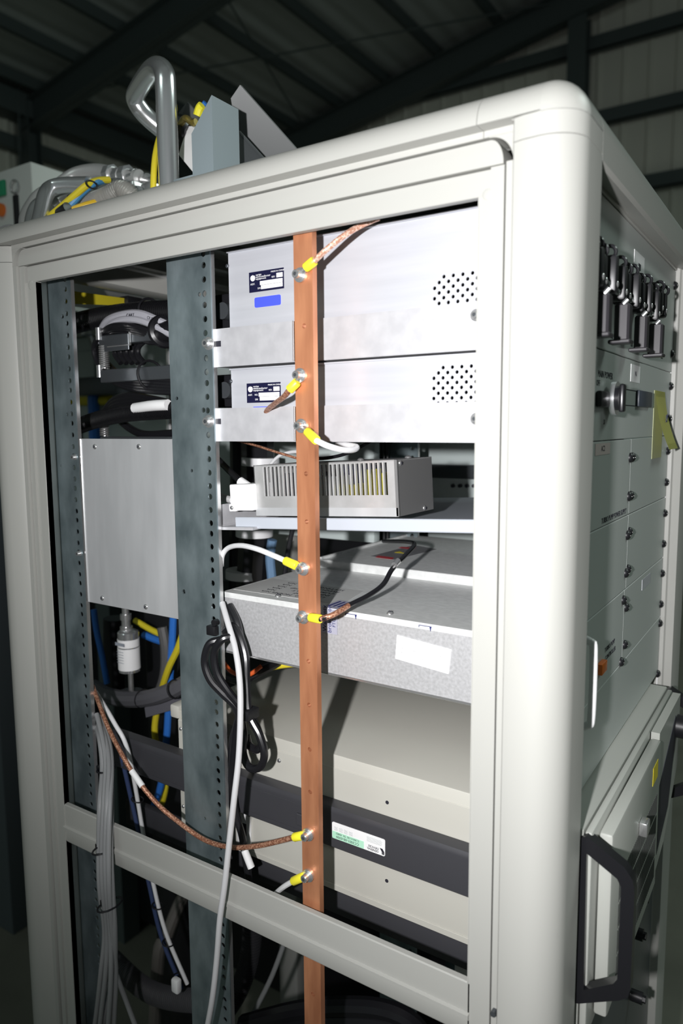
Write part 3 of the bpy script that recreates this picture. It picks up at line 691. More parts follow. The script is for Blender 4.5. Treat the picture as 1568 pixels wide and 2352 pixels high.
# paper data sheet glued to the lid, upside down for the viewer
mb = MB(); mb.quadslab([(-.598, .075, 1.3506), (-.440, .078, 1.3506), (-.455, .150, 1.3506), (-.596, .150, 1.3506)], (0, 0, 1), .0003); ds = tag(mb.build('data_sheet', mat('paper_grey', (.50, .50, .49), .5), sb), 'grey printed data label lying upside down')
mb = MB()
rows = ['FTC0010  MODEL', 'LISTED  OF', 'INPUT  VOLT', 'CURRENT  AMP', 'FREQUENCY', 'SETTING']
for k, s_ in enumerate(rows):
    mb.text(s_, .0085, FZ(-.475, .086+k*.0105, 1.3511, math.pi), .00004, 'LEFT', 1.1)
    mb.text('N/A', .0075, FZ(-.548, .086+k*.0105, 1.3511, math.pi), .00004, 'LEFT', 1.1)
mb.build('lettering', m_ink, ds)
mb = MB(); mb.quadslab([tuple(Vector(atz(*p, 1.3621))) for p in ((850, 1278), (905, 1286), (1003, 1262), (950, 1252))], (0, 0, 1), .0003); wl = tag(mb.build('warning_label', mat('warning_grey', (.20, .20, .21), .4), sb), 'dark warning label with red headers and a yellow triangle')
mb = MB()
for q in (((862, 1280), (900, 1285), (905, 1281), (868, 1276)), ((915, 1258), (950, 1262), (955, 1258), (922, 1256))):
    mb.quadslab([tuple(Vector(atz(*p, 1.3625))) for p in q], (0, 0, 1), .0002)
mb.build('red_header', m_red, wl)
mb = MB(); mb.quadslab([tuple(Vector(atz(*p, 1.3625))) for p in ((905, 1269), (928, 1271), (918, 1266))], (0, 0, 1), .0002); mb.build('yellow_triangle', m_ylw, wl)

# ================================================================== BEIGE CHASSIS + SLIDE RAIL
bg = thing('beige_chassis', 'large beige enamelled chassis low in the cabinet, riding on a charcoal slide', 'chassis', (-.5, .3, .991))
mb = MB(); mb.box(-.717, -.19, .0910, .520, .991, 1.1640, .0015, 2); mb.build('body', m_beige, bg)
mb = MB(); mb.box(-.717, -.19, .0900, .0915, .9915, 1.1480, .0005, 1); mb.build('side_skin', m_beige, bg)
mb = MB(); mb.box(-.717, -.19, .0888, .0902, .9925, 1.0000, .0004, 1); mb.build('lower_hem', m_beige, bg)
mb = MB(); mb.box(-.733, -.716, .0880, .130, 1.1510, 1.1700, .003, 2); mb.box(-.719, -.700, .0880, .11, .993, 1.152, .002, 1); mb.build('end_flange', m_beige, bg)
for (px, py) in ((584, 1728), (641, 1747)): 
    c = at(px, py, .09); screw((c.x, .0900, c.z), (0, -1, 0), bg, .0030)
for (px, py) in ((415, 1674), (421, 1852)):
    c = at(px, py, .088); screw((c.x, .088, c.z), (0, -1, 0), bg, .0028)
for (px, py) in ((889, 1843), (888, 2023)):
    c = at(px, py, .09); mb = MB(); mb.cyl((c.x, .0902, c.z), (c.x, .0896, c.z), .0022, 14); tag(mb.build('screw_hole', m_ink, bg), 'small black screw hole')
mb = MB(); c0 = at(560, 1905, .088); mb.box(c0.x-.012, c0.x+.012, .0860, .0905, c0.z-.022, c0.z+.022, .002); o = tag(mb.build('white_socket_plate', m_white, bg), 'white connector plate near the power cords')
mb = MB(); mb.box(c0.x-.006, c0.x+.006, .0852, .0862, c0.z-.006, c0.z+.010); mb.build('socket_opening', m_ink, o)
sr = thing('slide_rail', 'long charcoal telescopic slide carrying the beige chassis', 'slide rail', (-.5, .08, 1.06))
prR2 = [(.076, 1.1100), (.0725, 1.1095), (.0705, 1.1065), (.0700, 1.1035), (.0700, 1.0620), (.0720, 1.0600), (.0885, 1.0600), (.0885, 1.1100)]
mb = MB(); mb.prism(prR2, 'x', -.845, -.19); mb.build('outer_member', m_char, sr)
mb = MB(); mb.box(-.844, -.48, .0692, .0702, 1.068, 1.101, .0004, 1); mb.box(-.500, -.478, .0660, .0700, 1.0750, 1.0900, .001, 1); mb.build('inner_bracket', m_char, sr)
mb = MB(); pts = arc(-.3805, 1.0915, .002, 90, 0, 4) + arc(-.3805, 1.0755, .002, 0, -90, 4) + arc(-.4475, 1.0755, .002, -90, -180, 4) + arc(-.4475, 1.0915, .002, 180, 90, 4)
mb.prism(pts, 'y', .0694, .0701); lb = tag(mb.build('maker_label', m_wht, sr), 'white and mint maker label applied upside down')
mb = MB(); mb.box(-.4490, -.4060, .0691, .0695, 1.0738, 1.0826); mb.build('mint_band', m_mint, lb)
mb = MB(); A = math.pi
mb.text('CC3001-00-0300', .0042, FY(-.4280, .0689, 1.0768, A), .00004, 'CENTER', 1.05); mb.text('C-300-S-130  TK  03BE3', .0030, FY(-.4280, .0689, 1.0808, A), .00004, 'CENTER', 1.05)
mb.text('GENERAL', .0036, FY(-.3865, .0689, 1.0768, A), .00006, 'LEFT', 1.0); mb.text('DEVICES', .0036, FY(-.3865, .0689, 1.0802, A), .00006, 'LEFT', 1.0)
for k in range(3):
    x = -.3835+k*.0011; mb.prism([(x-.0014, 1.0820), (x-.0004, 1.0820), (x+.0020, 1.0788), (x+.0020, 1.0752), (x+.0012, 1.0752), (x+.0012, 1.0784)], 'y', .0688, .0691)
mb.build('lettering', m_ink, lb)
mb = MB()
for k in range(5): mb.box(-.4020, -.3830+(k % 2)*.001, .0690, .0694, 1.0850+k*.0013, 1.0853+k*.0013)
for k in range(4):
    for j in range(4): mb.box(-.4465+j*.0068, -.4415+j*.0068, .0690, .0694, 1.0842+k*.0013, 1.0845+k*.0013)
mb.build('fine_print', mat('pale_ink', (.45, .47, .47), .6), lb)
s2 = thing('lower_slide_rail', 'lower charcoal rail below the beige chassis, partly in shade', 'slide rail', (-.5, .12, .90))
mb = MB(); mb.box(-.86, -.20, .108, .120, .945, .984, .002); mb.build('outer_member', m_char, s2)

# ================================================================== COVER PLATE (left bay)
t = thing('cover_plate', 'flat bare aluminium plate fixed by four screws in the left bay', 'cover plate', (-.75, .05, 1.309))
mb = MB(); mb.box(-.8405, -.6640, .0455, .0475, 1.3095, 1.5365, .0005, 1); mb.build('plate', m_plate, t)
mb = MB(); mb.box(-.6652, -.6632, .0450, .0476, 1.3098, 1.5362, .0003, 1); tag(mb.build('polished_edge', m_steel, t), 'bright right edge')
mb = MB(); mb.box(-.8425, -.8400, .0440, .060, 1.3095, 1.5365, .0004, 1); mb.build('hinge_flange', m_steel, t)
for (px, py) in ((217, 1026), (318, 1026), (234, 1374), (334, 1394)):
    c = at(px, py, .045); screw((c.x, .0455, c.z), (0, -1, 0), t, .0038)

# ================================================================== GREY LEAD + BLACK POWER CORDS AT MIDDLE RAIL
cable('grey_cable', 'long pale grey cable hanging in front of the middle rail down past the cross rail', 'cable',
      [(510, 1385, .048), (523, 1430, .036), (540, 1490, .025), (550, 1560, .015), (552, 1640, .008), (548, 1740, .000), (538, 1830, -.008), (527, 1930, -.012), (516, 2030, -.014), (505, 2110, -.014), (498, 2200, -.010), (488, 2290, -.008), (474, 2370, -.004), (455, 2480, 0)], .0036, mat('hanging_cable_grey', (.56, .56, .57), .4), seg=12)
def bundle(name, label, cat, loops, r, m, group=None):
    t = thing(name, label, cat, tuple(at(*loops[0][0])), group)
    for l in loops: MB().tube([at(*p) for p in l], r, seg=10).build('cord_loop', m, t)
    return t
pc = bundle('mains_cable', 'coiled black power cord tied in a hank beside the middle rail', 'power cord', [
    [(510, 1452, .052), (538, 1440, .045), (562, 1500, .04), (566, 1570, .035), (572, 1640, .03), (596, 1690, .03), (607, 1735, .03), (595, 1763, .03), (572, 1762, .03), (558, 1730, .035), (560, 1690, .04), (552, 1640, .045)],
    [(506, 1470, .03), (480, 1480, .022), (470, 1520, .02), (482, 1560, .02), (510, 1592, .025), (540, 1622, .03), (552, 1660, .035), (548, 1700, .04)],
    [(530, 1462, .03), (508, 1470, .022), (492, 1500, .02), (498, 1545, .02), (524, 1588, .024), (548, 1616, .03), (580, 1650, .035), (600, 1700, .035), (606, 1720, .035)],
    [(526, 1390, .055), (545, 1432, .05), (555, 1490, .045), (560, 1545, .04), (566, 1600, .035)],
    [(566, 1690, .05), (572, 1712, .05), (590, 1722, .05), (600, 1712, .05)],
    [(562, 1632, .04), (545, 1660, .045), (536, 1730, .05), (530, 1800, .055), (528, 1860, .06)],
    [(550, 1650, .05), (534, 1700, .055), (530, 1770, .06), (540, 1860, .06), (556, 1920, .06), (562, 1960, .06), (570, 2010, .06), (575, 2060, .07)],
], .0047, m_black)
c = at(570, 1640, .028); mb = MB(); mb.box(c.x-.0065, c.x+.0065, .020, .040, c.z-.006, c.z+.006, .001); tag(mb.build('cord_tie', m_blackm, pc), 'black square tie clip')
c = at(493, 1446, .042); mb = MB(); mb.box(c.x-.007, c.x+.007, .034, .0425, c.z-.006, c.z+.006, .0015); mb.cyl((c.x+.004, .036, c.z+.010), (c.x+.004, .0425, c.z+.010), .004); tag(mb.build('cable_clip', m_blackm), 'small black cable clip fixed in a hole of the middle rail', 'cable clip')
mb = MB(); mb.tube([at(561, 1952, .052), at(577, 1993, .052)], .0046, smooth=0); mb.build('white_marker', m_wht, pc)
cable('orange_wire', 'orange wires bunched under the silver box behind the hank', 'wire', [(512, 1520, .14), (535, 1545, .13), (570, 1550, .13), (600, 1530, .14)], .003, mat('orange_wire', (.6, .10, .02), .4))
cable('black_cable', 'thick black cable under the silver box beside the orange wires', 'cable', [(505, 1545, .16), (550, 1562, .15), (590, 1545, .16), (640, 1520, .2)], .007, m_black)
cable('yellow_cable', 'short yellow cable end below the silver box', 'cable', [(600, 1540, .20), (640, 1530, .2), (680, 1525, .21)], .004, m_ylw)

# ================================================================== LEFT BAY: CABLE BUNDLE
CB = [[(222, 1640, .052), (236, 1700, .036), (243, 1760, .022), (238, 1850, .010), (234, 1950, .0), (236, 2040, -.002), (246, 2140, .004), (243, 2230, .01), (232, 2330, .02), (220, 2440, .03)],
      [(226, 1645, .058), (243, 1702, .040), (250, 1760, .022), (245, 1850, .008), (242, 1950, -.003), (244, 2040, -.004), (253, 2140, .002), (255, 2230, .01), (250, 2330, .02), (240, 2440, .03)],
      [(230, 1645, .06), (250, 1705, .044), (256, 1762, .026), (252, 1850, .010), (249, 1950, -.003), (251, 2040, -.004), (258, 2140, .002), (266, 2230, .02), (262, 2340, .03), (258, 2440, .04)],
      [(218, 1660, .060), (229, 1700, .036), (235, 1765, .026), (229, 1850, .014), (227, 1950, .006), (229, 2040, .004), (240, 2140, .008), (232, 2230, .01), (221, 2330, .02), (205, 2440, .03)],
      [(234, 1650, .065), (248, 1700, .05), (254, 1760, .034), (256, 1850, .020), (254, 1950, .004), (258, 2040, .002), (264, 2140, .004), (262, 2230, .02), (240, 2340, .03), (218, 2440, .04)],
      [(224, 1650, .065), (238, 1705, .05), (246, 1762, .034), (236, 1850, .020), (234, 1950, .010), (240, 2040, .008), (250, 2140, .012), (262, 2220, .02), (290, 2300, .04), (320, 2380, .05)]]
lab = ['nearest grey cable in the bundle tied in front of the left rail', 'grey cable second from the left in the tied left bundle', 'rightmost grey cable of the tied bundle at the left rail', 'leftmost grey cable of the tied bundle at the left rail', 'grey cable at the back right of the tied left bundle', 'grey cable leaving the tied left bundle towards the right at the bottom']
for pts, l in zip(CB, lab):
    pts = [(a, b, c-.013 if 1800 < b < 2120 else c) for a, b, c in pts]
    cable('grey_cable', l, 'cable', pts, .0035, m_grey, 'grey cables tied together at the left rail', seg=10)
def tie(px, py, Y, rx, label, rz=.008):
    c = at(px, py, Y); mb = MB()
    pts = [c+Vector((rx*math.cos(a), rz*math.sin(a)*1.0, .0012*math.cos(a))) for a in [2*math.pi*k/18 for k in range(19)]]
    mb.tube(pts, .0013, seg=6, smooth=0); mb.box(c.x-rx-.004, c.x-rx+.001, c.y-.004, c.y+.002, c.z-.003, c.z+.003, .0008, 1)
    tag(mb.build('cable_tie', m_blackm), label, 'cable tie', 'black ties around the left grey bundle')
tie(243, 1767, .028, .0120, 'topmost black tie around the left grey cable bundle', .012)
tie(241, 1948, -.006, .0118, 'middle black tie around the grey bundle, over the cross rail', .018)
tie(252, 2078, -.006, .0118, 'lowest black tie around the left grey cable bundle', .018)
cable('grey_cable', 'thin grey cable rising behind the brown braid lead at the left rail', 'cable', [(220, 1590, .07), (245, 1630, .055), (265, 1665, .05), (285, 1700, .05), (300, 1750, .06), (318, 1850, .08), (330, 1920, .09), (352, 2030, .10), (380, 2140, .11), (430, 2260, .12)], .0030, m_lgrey)
cable('blue_cable', 'dark blue cable beside the thin grey one, passing behind the cross rail', 'cable', [(280, 1740, .07), (300, 1830, .085), (320, 1920, .095), (342, 2030, .105), (370, 2150, .115), (418, 2270, .125)], .0032, mat('navy_cable', (.04, .06, .14), .4))
for k, (px, py, Y) in enumerate(((316, 1836, .08), (362, 2080, .105), (386, 2165, .11), (410, 2245, .118))):
    c = at(px, py, Y); mb = MB(); mb.torus(c, (.2, .1, 1), .0085, .0011); tag(mb.build('cable_tie', m_blackm), ['black tie on the blue and grey cable pair, above the cross rail', 'black tie on the blue and grey pair, first below the cross rail', 'black tie on the blue and grey pair, second below the cross rail', 'black tie on the blue and grey pair, lowest near the ribbed hose'][k], 'cable tie')
c = at(406, 2262, .10); mb = MB(); mb.box(c.x-.008, c.x+.006, .095, .105, c.z-.012, c.z+.010, .003); tag(mb.build('paper_tag', m_wht), 'crumpled white tag tied low on the blue and grey cables', 'tag')

# ================================================================== LEFT BAY: CABLE ARMS, CONDUITS
cable('corrugated_conduit', 'black corrugated conduit crossing the top of the left bay', 'conduit', [(140, 752, .16), (200, 736, .15), (270, 724, .14), (340, 718, .13), (420, 716, .12)], .0145, m_cond, rib=(.0045, .0011), seg=14)
cable('corrugated_conduit', 'black corrugated conduit with white marker just above the aluminium plate', 'conduit', [(150, 992, .14), (210, 968, .125), (280, 951, .115), (340, 945, .11), (420, 940, .11)], .0115, m_cond, rib=(.0035, .0009), seg=14,
      parts=(lambda t: MB().tube([at(310, 938, .104), at(350, 932, .0995), at(386, 930, .0995)], .0075, smooth=4).build('white_marker', m_wht, t),))
for k in range(6):
    d = k*5
    cable('black_cable', ['outermost black cable looping round the upper cable arm', 'second black cable inside the loop round the upper cable arm', 'third black cable inside the loop round the upper cable arm', 'fourth black cable inside the loop round the upper cable arm', 'fifth black cable inside the loop round the upper cable arm', 'innermost black cable looping round the upper cable arm'][k], 'cable',
          [(392, 792-d*.5, .115), (350, 764+d*.9, .108), (300, 748+d*1.0, .100+k*.002), (250, 752+d*.9, .102+k*.003), (217+d*.5, 792, .115+k*.004), (226+d*.8, 838-d*.2, .118+k*.003), (262+d, 878-d*.5, .112), (320, 896-d*1.3, .108), (400, 902-d*1.4, .108)], .0040, m_black, 'black cables looped round the upper cable arm')
for k in range(5):
    x = 262+k*13
    cable('black_cable', 'short curved black cable between the two arms, %s from the spring' % ['first', 'second', 'third', 'fourth', 'fifth'][k], 'cable',
          [(x+18, 782, .125), (x+4, 797, .125), (x+3, 815, .125), (x+16, 834, .125)], .0042, m_black, 'curved cables between the arms')
cable('grey_cable', 'thick pale grey printed cable over the black loop at the cable arm', 'cable', [(228, 770, .13), (248, 737, .115), (285, 723, .108), (325, 722, .105), (365, 738, .105), (400, 755, .11)], .0058, m_print,
      parts=(lambda t: MB().text('CART', .0062, FY(at(298, 724, .098).x, .0985, at(298, 724, .098).z, -.06), .00006).text('OLF', .0062, FY(at(343, 731, .098).x, .0985, at(343, 731, .098).z, -.30), .00006).build('print', m_ink, t),))
cable('grey_cable', 'grey cable just beneath the printed one at the cable arm', 'cable', [(230, 785, .12), (252, 748, .108), (285, 734, .102), (325, 737, .10), (365, 754, .10), (400, 772, .10)], .0048, m_print)
def cable_arm(label, Y, pz, full=True):
    t = thing('spring_cable_support', label, 'cable arm', tuple(at(300, pz+60, Y)))
    a = at(232, pz, Y); b = at(410, pz+12, Y)
    if full:
        mb = MB(); mb.box(a.x, at(300, pz, Y).x, Y-.004, Y-.002, at(300, pz-22, Y).z-.022+.0, at(300, pz-22, Y).z, .0006, 1); mb.box(a.x, b.x, Y-.002, Y+.010, at(300, pz, Y).z, at(300, pz, Y).z+.014, .001, 1); mb.build('upper_channel', m_dsteel, t)
        q = at(298, pz-12, Y-.004); mb = MB(); mb.box(q.x-.0006, q.x+.0012, Y-.0052, Y-.003, q.z-.009, q.z+.008); mb.box(at(252, pz, Y).x, q.x+.001, Y-.0052, Y-.003, q.z-.0100, q.z-.0085); tag(mb.build('bright_edge', m_steel, t), 'bright edge of the channel')
        for px, py in ((227, pz-20), (229, pz+66)):
            q = at(px, py, Y-.004); MB().cyl(q+Vector((0, 0, -.008)), q+Vector((0, 0, .009)), .0045, 14).build('pivot_pin', m_chrome, t)
    z0 = at(250, pz+58, Y).z; z1 = at(250, pz+6, Y).z; x = at(239, pz+30, Y).x; 
    mb = MB(); turns = 11; pts = [Vector((x+.0062*math.cos(k*.7), Y+.0062*math.sin(k*.7), z0+(z1-z0)*k/(turns*9))) for k in range(turns*9+1)]
    mb.tube(pts, .0013, seg=6, smooth=0); mb.cyl((x, Y, z0), (x, Y, z1), .003, 10); tag(mb.build('coil_spring', m_steel, t), 'coil spring between the arms')
    zc = at(300, pz+68, Y).z; mb = MB(); mb.box(a.x+.002, b.x, Y-.006, Y+.010, zc-.012, zc+.006, .001, 1); mb.build('lower_channel', m_dsteel, t)
    return t
cable_arm('upper steel cable arm with coil spring, holding the black cable loop', .105, 788)
cable_arm('lower steel cable arm with coil spring, just above the aluminium plate', .150, 944, full=False)
for k in range(4):
    cable('black_cable', ['topmost black cable arching over the lower cable arm', 'second black cable arching over the lower cable arm', 'third black cable arching over the lower cable arm', 'lowest black cable arching over the lower cable arm'][k], 'cable',
          [(238+k*6, 945, .17), (262, 917+k*7, .16), (300, 907+k*8, .155), (345, 914+k*7, .15), (410, 928+k*5, .15)], .0045, m_black, 'black cables over the lower cable arm')
cable('black_cable', 'black cable curving down behind the lower cable arm spring', 'cable', [(275, 965, .17), (300, 985, .165), (335, 998, .16), (400, 995, .16)], .006, m_black)
mb = MB(); c = at(376, 762, .11); mb.torus(c, (1, -.42, .1), .0165, .0060, 28); mb.cyl(c-Vector((.002, 0, 0)), c+Vector((.03, .0, 0)), .014); tag(mb.build('rubber_grommet', m_black), 'round black rubber grommet where the cable loop meets the middle rail', 'grommet')
for k, (px, py, Y, R) in enumerate(((346, 862, .112, .020), (345, 716, .13, .018))):
    c = at(px, py, Y); mb = MB(); mb.torus(c, (1, -.2, .1), R, .0018); tag(mb.build('cable_tie', m_blackm), ['black tie around the lower channel of the upper cable arm', 'black tie around the uppermost corrugated conduit'][k], 'cable tie')
# yellow cable duct beyond
t = thing('yellow_cable_duct', 'flat yellow duct running back under the cabinet roof in the left bay', 'cable duct', (-1.15, .4, 1.75))
mb = MB(); mb.quadslab([at(150, 666, .12), at(340, 692, .34), at(340, 702, .34), at(150, 696, .12)], (0, 1, 0), .01); mb.build('duct', m_ylw, t)
mb = MB(); c = at(285, 692, .27); mb.box(c.x-.010, c.x+.015, .265, .30, c.z-.008, c.z+.008, .003); mb.build('clamp', m_blackm, t)
cable('yellow_pipe', 'yellow pipe low behind the lower cable arm', 'pipe', [(150, 921, .705), (200, 921, .705), (255, 919, .705)], .013, m_ylw)
mb = MB(); a = at(168, 868, .65); b = at(265, 905, .65); mb.box(a.x, b.x, .65, .7105, b.z, a.z, .004); tag(mb.build('equipment_box', m_dsteel), 'dark equipment box seen behind the left rail', 'equipment box')
mb = MB(); mb.cyl(at(200, 770, .55), at(196, 742, .55), .014, 14); mb.cyl(at(196, 742, .55), at(215, 800, .60), .006, 10); tag(mb.build('small_valve', m_steel), 'small metal valve glimpsed left of the cable loop', 'valve')
cable('steel_pipe', 'vertical bright steel pipe behind the middle rail near the lower cable arm', 'pipe', [(389, 740, .35), (389, 820, .35), (389, 905, .35), (389, 1010, .35)], .006, m_steel)
cable('blue_hose', 'blue hose just above the aluminium plate at the left', 'hose', [(214, 900, .69), (216, 960, .69), (220, 1080, .69)], .015, m_blu)

# ================================================================== LEFT BAY BELOW THE PLATE
gp = at(296, 1500, .20)
t = thing('pressure_gauge_tube', 'chromed pressure gauge tube with white label below the aluminium plate', 'pressure gauge', (gp.x, .2, 1.10))
def gz(py): return at(296, py, .2).z
x = gp.x
mb = MB()
for (a, b, r) in ((1392, 1412, .006), (1412, 1424, .0095), (1424, 1440, .0075), (1440, 1450, .0105)): mb.cyl((x-.004, .2, gz(b)), (x-.004, .2, gz(a)), r, 12)
mb.build('threaded_fitting', m_steel, t)
mb = MB(); mb.cyl((x, .2, gz(1540)), (x, .2, gz(1452)), .0175, 24); mb.dome((x, .2, gz(1452)), (0, 0, 1), .0175, .005); mb.build('body', m_chrome, t)
mb = MB(); mb.cyl((x, .2, gz(1534)), (x, .2, gz(1486)), .0182, 28); mb.cyl((x, .2, gz(1483)), (x, .2, gz(1466)), .0180, 28); l = mb.build('wrap_label', m_wht, t)
mb = MB()
for k in range(5): mb.box(x-.008, x+.008, .1815, .1819, gz(1492+k*6), gz(1491+k*6))
mb.box(x-.011, x+.011, .1815, .1822, gz(1478), gz(1471)); mb.build('print', mat('label_print', (.30, .33, .38), .6), l)
mb = MB(); mb.cyl((x+.002, .2, gz(1592)), (x+.002, .2, gz(1540)), .0045, 12); mb.build('stem', m_steel, t)
mb = MB(); mb.cyl((x, .2, gz(1606)), (x, .2, gz(1588)), .022, 20); tag(mb.build('hose_clamp', m_dsteel), 'dark clamp at the foot of the gauge stem', 'clamp')
cable('grey_hose', 'thick dark grey sleeved hose curving across below the gauge', 'hose', [(215, 1578, .22), (250, 1598, .19), (300, 1606, .18), (350, 1601, .18), (400, 1583, .19), (440, 1560, .2)], .0135, mat('sleeved_hose', (.085, .085, .095), .5),
      parts=(lambda t: [MB().torus(at(px, py, .18), (1, -.1, dz), .0145, .0012).build('black_tie', m_blackm, t) for px, py, dz in ((327, 1604, 0), (402, 1583, .4))],))
mb = MB(); mb.quadslab([at(330, 1612, .2), at(415, 1590, .2), at(415, 1625, .2), at(335, 1648, .2)], (0, 1, 0), .02); tag(mb.build('grey_wrap', mat('wrap_grey', (.12, .12, .14), .6)), 'dark grey sheet wrap hanging under the sleeved hose', 'wrap')
cable('blue_hose', 'blue hose slanting down left of the gauge', 'hose', [(215, 1400, .25), (222, 1450, .25), (235, 1510, .25), (246, 1570, .25)], .0055, m_blu)
cable('blue_hose', 'blue hose running down beside the middle rail', 'hose', [(398, 1410, .22), (395, 1480, .22), (390, 1560, .22), (386, 1640, .22), (382, 1700, .22), (370, 1800, .22), (350, 1860, .22)], .0060, m_blu)
cable('yellow_hose', 'yellow hose curving down behind the middle rail', 'hose', [(425, 1440, .18), (408, 1490, .19), (385, 1540, .20), (365, 1610, .22), (355, 1680, .23), (368, 1740, .24), (380, 1800, .24), (368, 1860, .24)], .0055, m_ylw)
cable('yellow_hose', 'yellow hose crossing toward the middle rail beside the gauge', 'hose', [(310, 1425, .28), (350, 1448, .28), (400, 1470, .28)], .0055, m_ylw)
cable('blue_hose', 'blue hose under the crossing yellow hose beside the gauge', 'hose', [(330, 1458, .28), (360, 1470, .28), (400, 1482, .28)], .0065, m_blu)
cable('grey_cable', 'dim grey cable hanging between gauge and blue hose', 'cable', [(372, 1440, .26), (380, 1490, .26), (378, 1550, .26), (362, 1600, .26)], .009, mat('dim_grey', (.10, .10, .10), .5))
mb = MB(); mb.cyl(at(262, 1420, .3), at(262, 1600, .3), .02, 20); tag(mb.build('dark_pipe', m_black), 'dark vertical pipe behind the gauge', 'pipe')
mb = MB(); a = at(325, 1400, .34); mb.box(a.x, a.x+.10, .34, .44, .0, 1.33, .01); tag(mb.build('pump_housing', m_blackm), 'black pump housing behind the coloured hoses', 'pump')

# ================================================================== INTERIOR MIDDLE (behind shelf)
cable('black_hose', 'thick black vertical hose behind the power supply', 'hose', [(590, 960, .34), (592, 1060, .34), (588, 1200, .34), (580, 1330, .34), (575, 1420, .34)], .028, m_black, parts=(
    lambda t: [MB().cyl(at(px, py+9, .33), at(px, py-9, .33), .031, 24).build('white_band', m_lgrey, t) for px, py in ((598, 1060), (584, 1222), (560, 1318))],))
cable('black_hose', 'slimmer black hose left of the thick vertical one', 'hose', [(545, 960, .42), (548, 1080, .42), (546, 1200, .42), (544, 1420, .42)], .016, m_black)
cable('blue_hose', 'pale blue hose behind the bar above the silver box', 'hose', [(625, 1240, .34), (620, 1280, .34), (624, 1330, .34), (626, 1400, .34)], .008, mat('pale_blue_hose', (.14, .24, .38), .4))
cable('black_cable', 'thin black cable dropping behind the bar towards the silver box', 'cable', [(672, 1215, .22), (662, 1260, .22), (655, 1310, .22), (650, 1345, .22)], .0035, m_blackm)
mb = MB(); mb.box(-.83, -.60, .42, .44, 1.36, 1.60, .003); tag(mb.build('back_divider', m_mach), 'grey divider plate behind the black hoses', 'divider')
mb = MB()
for k in range(4): mb.cyl(at(866+k*8, 1000, .49), at(866+k*8, 1250, .49), .0028, 8)
tag(mb.build('black_cable_run', m_black), 'run of thin black cables up the back zinc rail', 'cable run', None, 'stuff')
mb = MB(); a = at(960, 1020, .60); b = at(1110, 1070, .60); mb.box(a.x, a.x+.35, .64, .70, 1.30, 1.75, .004); o = tag(mb.build('back_unit', m_mach), 'grey green unit at the far side of the cabinet with a row of dots', 'unit')
mb = MB(); mb.box(-.62, -.22, .62, .64, 1.455, 1.480, .002); mb.build('dark_ledge', m_dsteel, o) if False else tag(mb.build('dark_ledge', m_dsteel), 'dark horizontal ledge behind the power supply', 'ledge')
for k in range(4):
    c = at(1040+k*16, 1116, .637); mb = MB(); mb.cyl((c.x, .641, c.z), (c.x, .634, c.z), .0035, 12); tag(mb.build('panel_plug', m_ink), ['leftmost', 'second', 'third', 'rightmost'][k]+' black dot in the row behind the power supply', 'plug', 'row of dots behind the power supply')

# ================================================================== BELOW THE CROSS RAIL
cable('corrugated_hose', 'dark ribbed hose crossing the bottom left corner behind the middle rail', 'hose', [(255, 2200, .20), (320, 2262, .17), (380, 2290, .15), (460, 2298, .14), (520, 2290, .14)], .015, mat('ribbed_hose', (.06, .06, .065), .35), rib=(.0055, .0018), seg=16)
cable('corrugated_hose', 'dark ribbed hose rising beside the middle rail below the cross rail', 'hose', [(575, 2050, .20), (580, 2130, .20), (570, 2210, .20), (545, 2280, .20), (500, 2350, .2)], .014, mat('ribbed_black', (.02, .02, .022), .4), rib=(.005, .0016), seg=14)
for k in range(3):
    cable('black_hose', ['uppermost thick black hose arching at the bottom right of the bar', 'middle thick black hose arching at the bottom right of the bar', 'lowest thick black hose arching at the bottom right of the bar'][k], 'hose',
          [(560-k*10, 2352+k*22, .16), (680, 2322+k*26, .16), (780, 2312+k*28, .17), (880, 2318+k*30, .18), (950, 2352+k*30, .19), (990, 2420+k*30, .2)], .0130, m_black, 'thick black hoses at the bottom of the cabinet')
cable('grey_rod', 'thin pale rod slanting up left of the bar below the cross rail', 'rod', [(575, 2340, .22), (625, 2240, .25), (665, 2130, .28)], .004, mat('dim_rod', (.22, .23, .23), .4))
mb = MB(); mb.box(-.90, -.20, .30, .34, .86, .90, .003); tag(mb.build('inner_cross_beam', m_beam), 'dark cross beam inside the lower cabinet', 'beam')
mb = MB(); mb.box(-.55, -.44, .60, .63, .30, 1.0, .003)
for k in range(12): mb.cyl((-.45, .598, .40+k*.045), (-.45, .60, .40+k*.045), .004, 8)
tag(mb.build('perforated_post', m_zinc), 'dim perforated post beyond the beige chassis low in the cabinet', 'post')
mb = MB(); q = [at(1000, 2260, .14), at(1075, 2130, .14), at(1085, 2352, .14), at(985, 2352, .14)]
mb.box(-.335, -.255, .16, .50, .60, .955, .004); tag(mb.build('lower_box', m_plate), 'grey metal box low at the right behind the cross rail', 'box')
cable('grey_pipe', 'grey slanting pipe low behind the middle rail', 'pipe', [(440, 2030, .35), (410, 2080, .33), (380, 2160, .3), (360, 2240, .28), (340, 2800, .28), (335, 3600, .28)], .012, mat('dim_pipe', (.12, .11, .10), .5))

